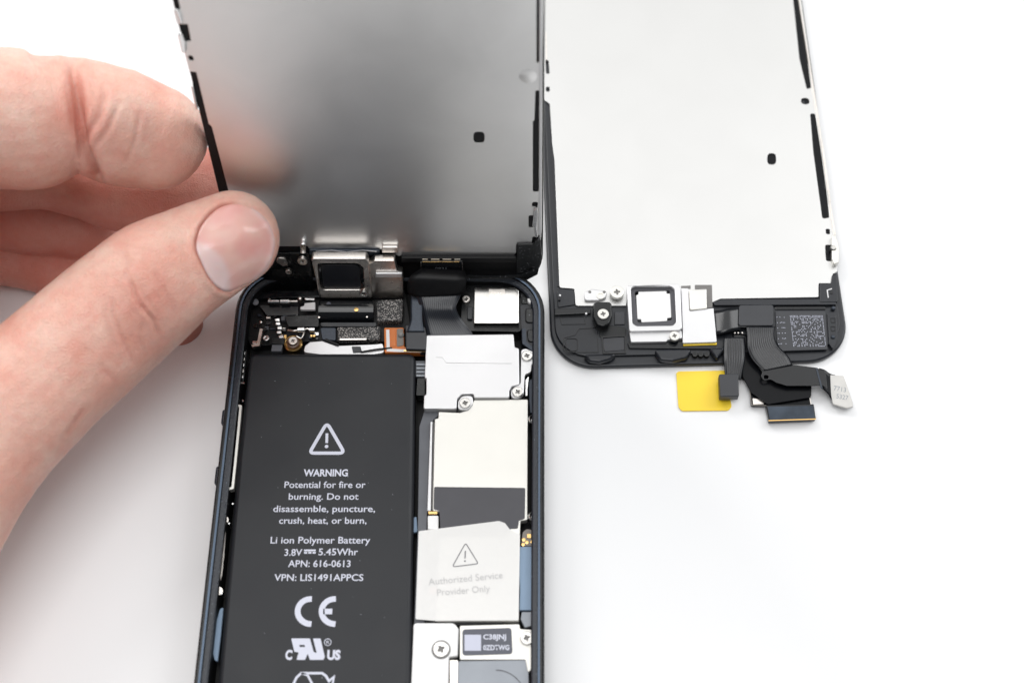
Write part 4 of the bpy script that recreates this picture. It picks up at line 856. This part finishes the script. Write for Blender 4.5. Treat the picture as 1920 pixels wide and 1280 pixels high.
def skin_mat():
    m = mat('skin', (0.70, 0.42, 0.33), 0.48, 0, 0.4); N, L = nodes(m); b = N['Principled BSDF']
    tc = N.new('ShaderNodeTexCoord')
    n1 = N.new('ShaderNodeTexNoise'); n1.inputs['Scale'].default_value = 1.1; n1.inputs['Detail'].default_value = 5; L.new(tc.outputs['Object'], n1.inputs['Vector'])
    r1 = N.new('ShaderNodeValToRGB'); e = r1.color_ramp.elements
    e[0].position = 0.32; e[0].color = (0.87, 0.44, 0.345, 1); e[1].position = 0.68; e[1].color = (0.95, 0.65, 0.54, 1)
    L.new(n1.outputs['Fac'], r1.inputs[0])
    n2 = N.new('ShaderNodeTexNoise'); n2.inputs['Scale'].default_value = 9; n2.inputs['Detail'].default_value = 6; L.new(tc.outputs['Object'], n2.inputs['Vector'])
    mx0 = N.new('ShaderNodeMix'); mx0.data_type = 'RGBA'; mx0.blend_type = 'MULTIPLY'; mx0.inputs['Factor'].default_value = 0.16
    L.new(r1.outputs[0], mx0.inputs['A']); L.new(n2.outputs['Fac'], mx0.inputs['B'])
    n5 = N.new('ShaderNodeTexNoise'); n5.inputs['Scale'].default_value = 3.2; n5.inputs['Detail'].default_value = 7; n5.inputs['Roughness'].default_value = 0.65
    L.new(tc.outputs['Object'], n5.inputs['Vector'])
    r5 = N.new('ShaderNodeMapRange'); r5.inputs[1].default_value = 0.47; r5.inputs[2].default_value = 0.66; r5.inputs[3].default_value = 0; r5.inputs[4].default_value = 0.30
    L.new(n5.outputs['Fac'], r5.inputs[0])
    m5 = N.new('ShaderNodeMix'); m5.data_type = 'RGBA'; m5.inputs['B'].default_value = (0.80, 0.30, 0.24, 1)
    L.new(r5.outputs[0], m5.inputs['Factor']); L.new(mx0.outputs['Result'], m5.inputs['A'])
    a = N.new('ShaderNodeAttribute'); a.attribute_name = 'redness_shade'
    mx = N.new('ShaderNodeMix'); mx.data_type = 'RGBA'; mx.inputs['B'].default_value = (0.52, 0.12, 0.085, 1)  # dark red for flushed skin and for the painted finger shade
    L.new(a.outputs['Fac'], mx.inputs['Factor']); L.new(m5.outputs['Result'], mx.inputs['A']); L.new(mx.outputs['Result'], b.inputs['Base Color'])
    b.inputs['Subsurface Weight'].default_value = 0.35; b.inputs['Subsurface Radius'].default_value = (1.0, 0.3, 0.18); b.inputs['Subsurface Scale'].default_value = 0.14
    # fine skin relief
    vo = N.new('ShaderNodeTexVoronoi'); vo.inputs['Scale'].default_value = 16; vo.feature = 'DISTANCE_TO_EDGE'
    mp = N.new('ShaderNodeMapping'); mp.inputs['Rotation'].default_value = (0, 0, 0.7); mp.inputs['Scale'].default_value = (1, 2.2, 1)
    n3 = N.new('ShaderNodeTexNoise'); n3.inputs['Scale'].default_value = 6
    L.new(tc.outputs['Object'], n3.inputs['Vector'])
    ad = N.new('ShaderNodeVectorMath'); ad.operation = 'ADD'; sc2 = N.new('ShaderNodeVectorMath'); sc2.operation = 'SCALE'; sc2.inputs['Scale'].default_value = 0.12
    L.new(n3.outputs['Color'], sc2.inputs[0]); L.new(tc.outputs['Object'], ad.inputs[0]); L.new(sc2.outputs[0], ad.inputs[1])
    L.new(ad.outputs[0], mp.inputs[0]); L.new(mp.outputs[0], vo.inputs['Vector'])
    n4 = N.new('ShaderNodeTexNoise'); n4.inputs['Scale'].default_value = 30; n4.inputs['Detail'].default_value = 3; L.new(tc.outputs['Object'], n4.inputs['Vector'])
    mm = N.new('ShaderNodeMath'); mm.operation = 'MULTIPLY_ADD'; L.new(vo.outputs['Distance'], mm.inputs[0]); mm.inputs[1].default_value = 0.9; L.new(n4.outputs['Fac'], mm.inputs[2])
    bp = N.new('ShaderNodeBump'); bp.inputs['Strength'].default_value = 1.0; bp.inputs['Distance'].default_value = 0.013
    L.new(mm.outputs[0], bp.inputs['Height']); L.new(bp.outputs[0], b.inputs['Normal'])
    return m
M['skin'] = skin_mat(); M['skin'].node_tree.nodes['Principled BSDF'].inputs['Roughness'].default_value = 0.42
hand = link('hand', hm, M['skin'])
hand['label'] = 'bare hand reaching in from the left, pinching the raised display between thumb and fingers'
hand['category'] = 'hand'

# thumbnail: curved plate seated in the nail bed
bvh = BVHTree.FromPolygons([Vector(c) for c in co], [tuple(p.vertices) for p in hm.polygons])
cxn, cyn = 440, 462; RN, AN = 16, 64
def on_thumb(x, y):
    d = Vector(ray(x, y)).normalized(); loc, nrm, idx, dist = bvh.ray_cast(Vector(CAM), d)
    return np.array(loc) if loc is not None else P3(x, y, 246)
NP = catmull([*NAIL, NAIL[0]], 4)[:-1]; AN = len(NP)
bm = bmesh.new(); lun = bm.verts.layers.float.new('lunula'); rings = []
for k in range(RN+1):
    f = k/RN; row = []
    for x, y in NP:
        X, Y = cxn+(x-cxn)*f, cyn+(y-cyn)*f; row.append((X, Y))
    rings.append(row)
grid = []
for k, row in enumerate(rings):
    f = k/RN; out = []
    for X, Y in (row if k else [row[0]]):
        p = on_thumb(X, Y); out.append(p + BX*(0.42-0.30*f**6+0.75*(1-f*f)))
    grid.append(out)
# relax so the plate is smooth
A_ = np.array(grid[1:]);
for it in range(14):
    B_ = A_.copy()
    B_[1:-1] = 0.25*(A_[:-2]+A_[2:]+np.roll(A_, 1, 1)[1:-1]+np.roll(A_, -1, 1)[1:-1]); A_ = B_
c0 = A_[0].mean(0); V0 = bm.verts.new(c0*S); VR = [[bm.verts.new(p*S) for p in row] for row in A_]
for i in range(AN): bm.faces.new((V0, VR[0][i], VR[0][(i+1) % AN]))
for a, b in zip(VR, VR[1:]):
    for i in range(AN): bm.faces.new((a[i], b[i], b[(i+1) % AN], a[(i+1) % AN]))
edge = VR[-1]; low = [bm.verts.new(v_.co - Vector(BX)*0.06) for v_ in edge]
for i in range(AN): bm.faces.new((edge[i], low[i], low[(i+1) % AN], edge[(i+1) % AN]))
bmesh.ops.recalc_face_normals(bm, faces=bm.faces)
for v_ in bm.verts:
    q = np.array(v_.co)/S-CAM; dd = -(q@BX); X = 960+FPX*(q@RX)/dd; Y = 640-FPX*(q@UX)/dd
    # half-moon at the root: inside a circle whose centre lies behind the cuticle
    dl = math.hypot((X-352), (Y-532)/1.0)
    fe = min(math.dist((X, Y), p) for p in NAIL[6:12]) if False else seg_dist(np.array([X]), np.array([Y]), NAIL[5:11])[0]
    v_[lun] = max(1/(1+math.exp((dl-80)/2.6)), 0.75/(1+math.exp((fe-5)/1.2)))
me = bpy.data.meshes.new('nail'); bm.to_mesh(me); bm.free(); me.polygons.foreach_set('use_smooth', [True]*len(me.polygons))
nm = mat('fingernail', (0.80, 0.45, 0.40), 0.22, 0, 0.5, coat=0.25); N, L = nodes(nm); b = N['Principled BSDF']
b.inputs['Subsurface Weight'].default_value = 0.2; b.inputs['Subsurface Scale'].default_value = 0.08
a = N.new('ShaderNodeAttribute'); a.attribute_name = 'lunula'
tc = N.new('ShaderNodeTexCoord'); n = N.new('ShaderNodeTexNoise'); n.inputs['Scale'].default_value = 1.6; L.new(tc.outputs['Object'], n.inputs['Vector'])
r1 = N.new('ShaderNodeValToRGB'); r1.color_ramp.elements[0].position = 0.35; r1.color_ramp.elements[0].color = (0.80, 0.40, 0.36, 1)
r1.color_ramp.elements[1].position = 0.65; r1.color_ramp.elements[1].color = (0.84, 0.52, 0.45, 1); L.new(n.outputs['Fac'], r1.inputs[0])
mx = N.new('ShaderNodeMix'); mx.data_type = 'RGBA'; mx.inputs['B'].default_value = (0.84, 0.62, 0.60, 1)
L.new(a.outputs['Fac'], mx.inputs['Factor']); L.new(r1.outputs[0], mx.inputs['A']); L.new(mx.outputs['Result'], b.inputs['Base Color'])
link('thumbnail', me, nm, hand)
print('done', len(bpy.data.objects))
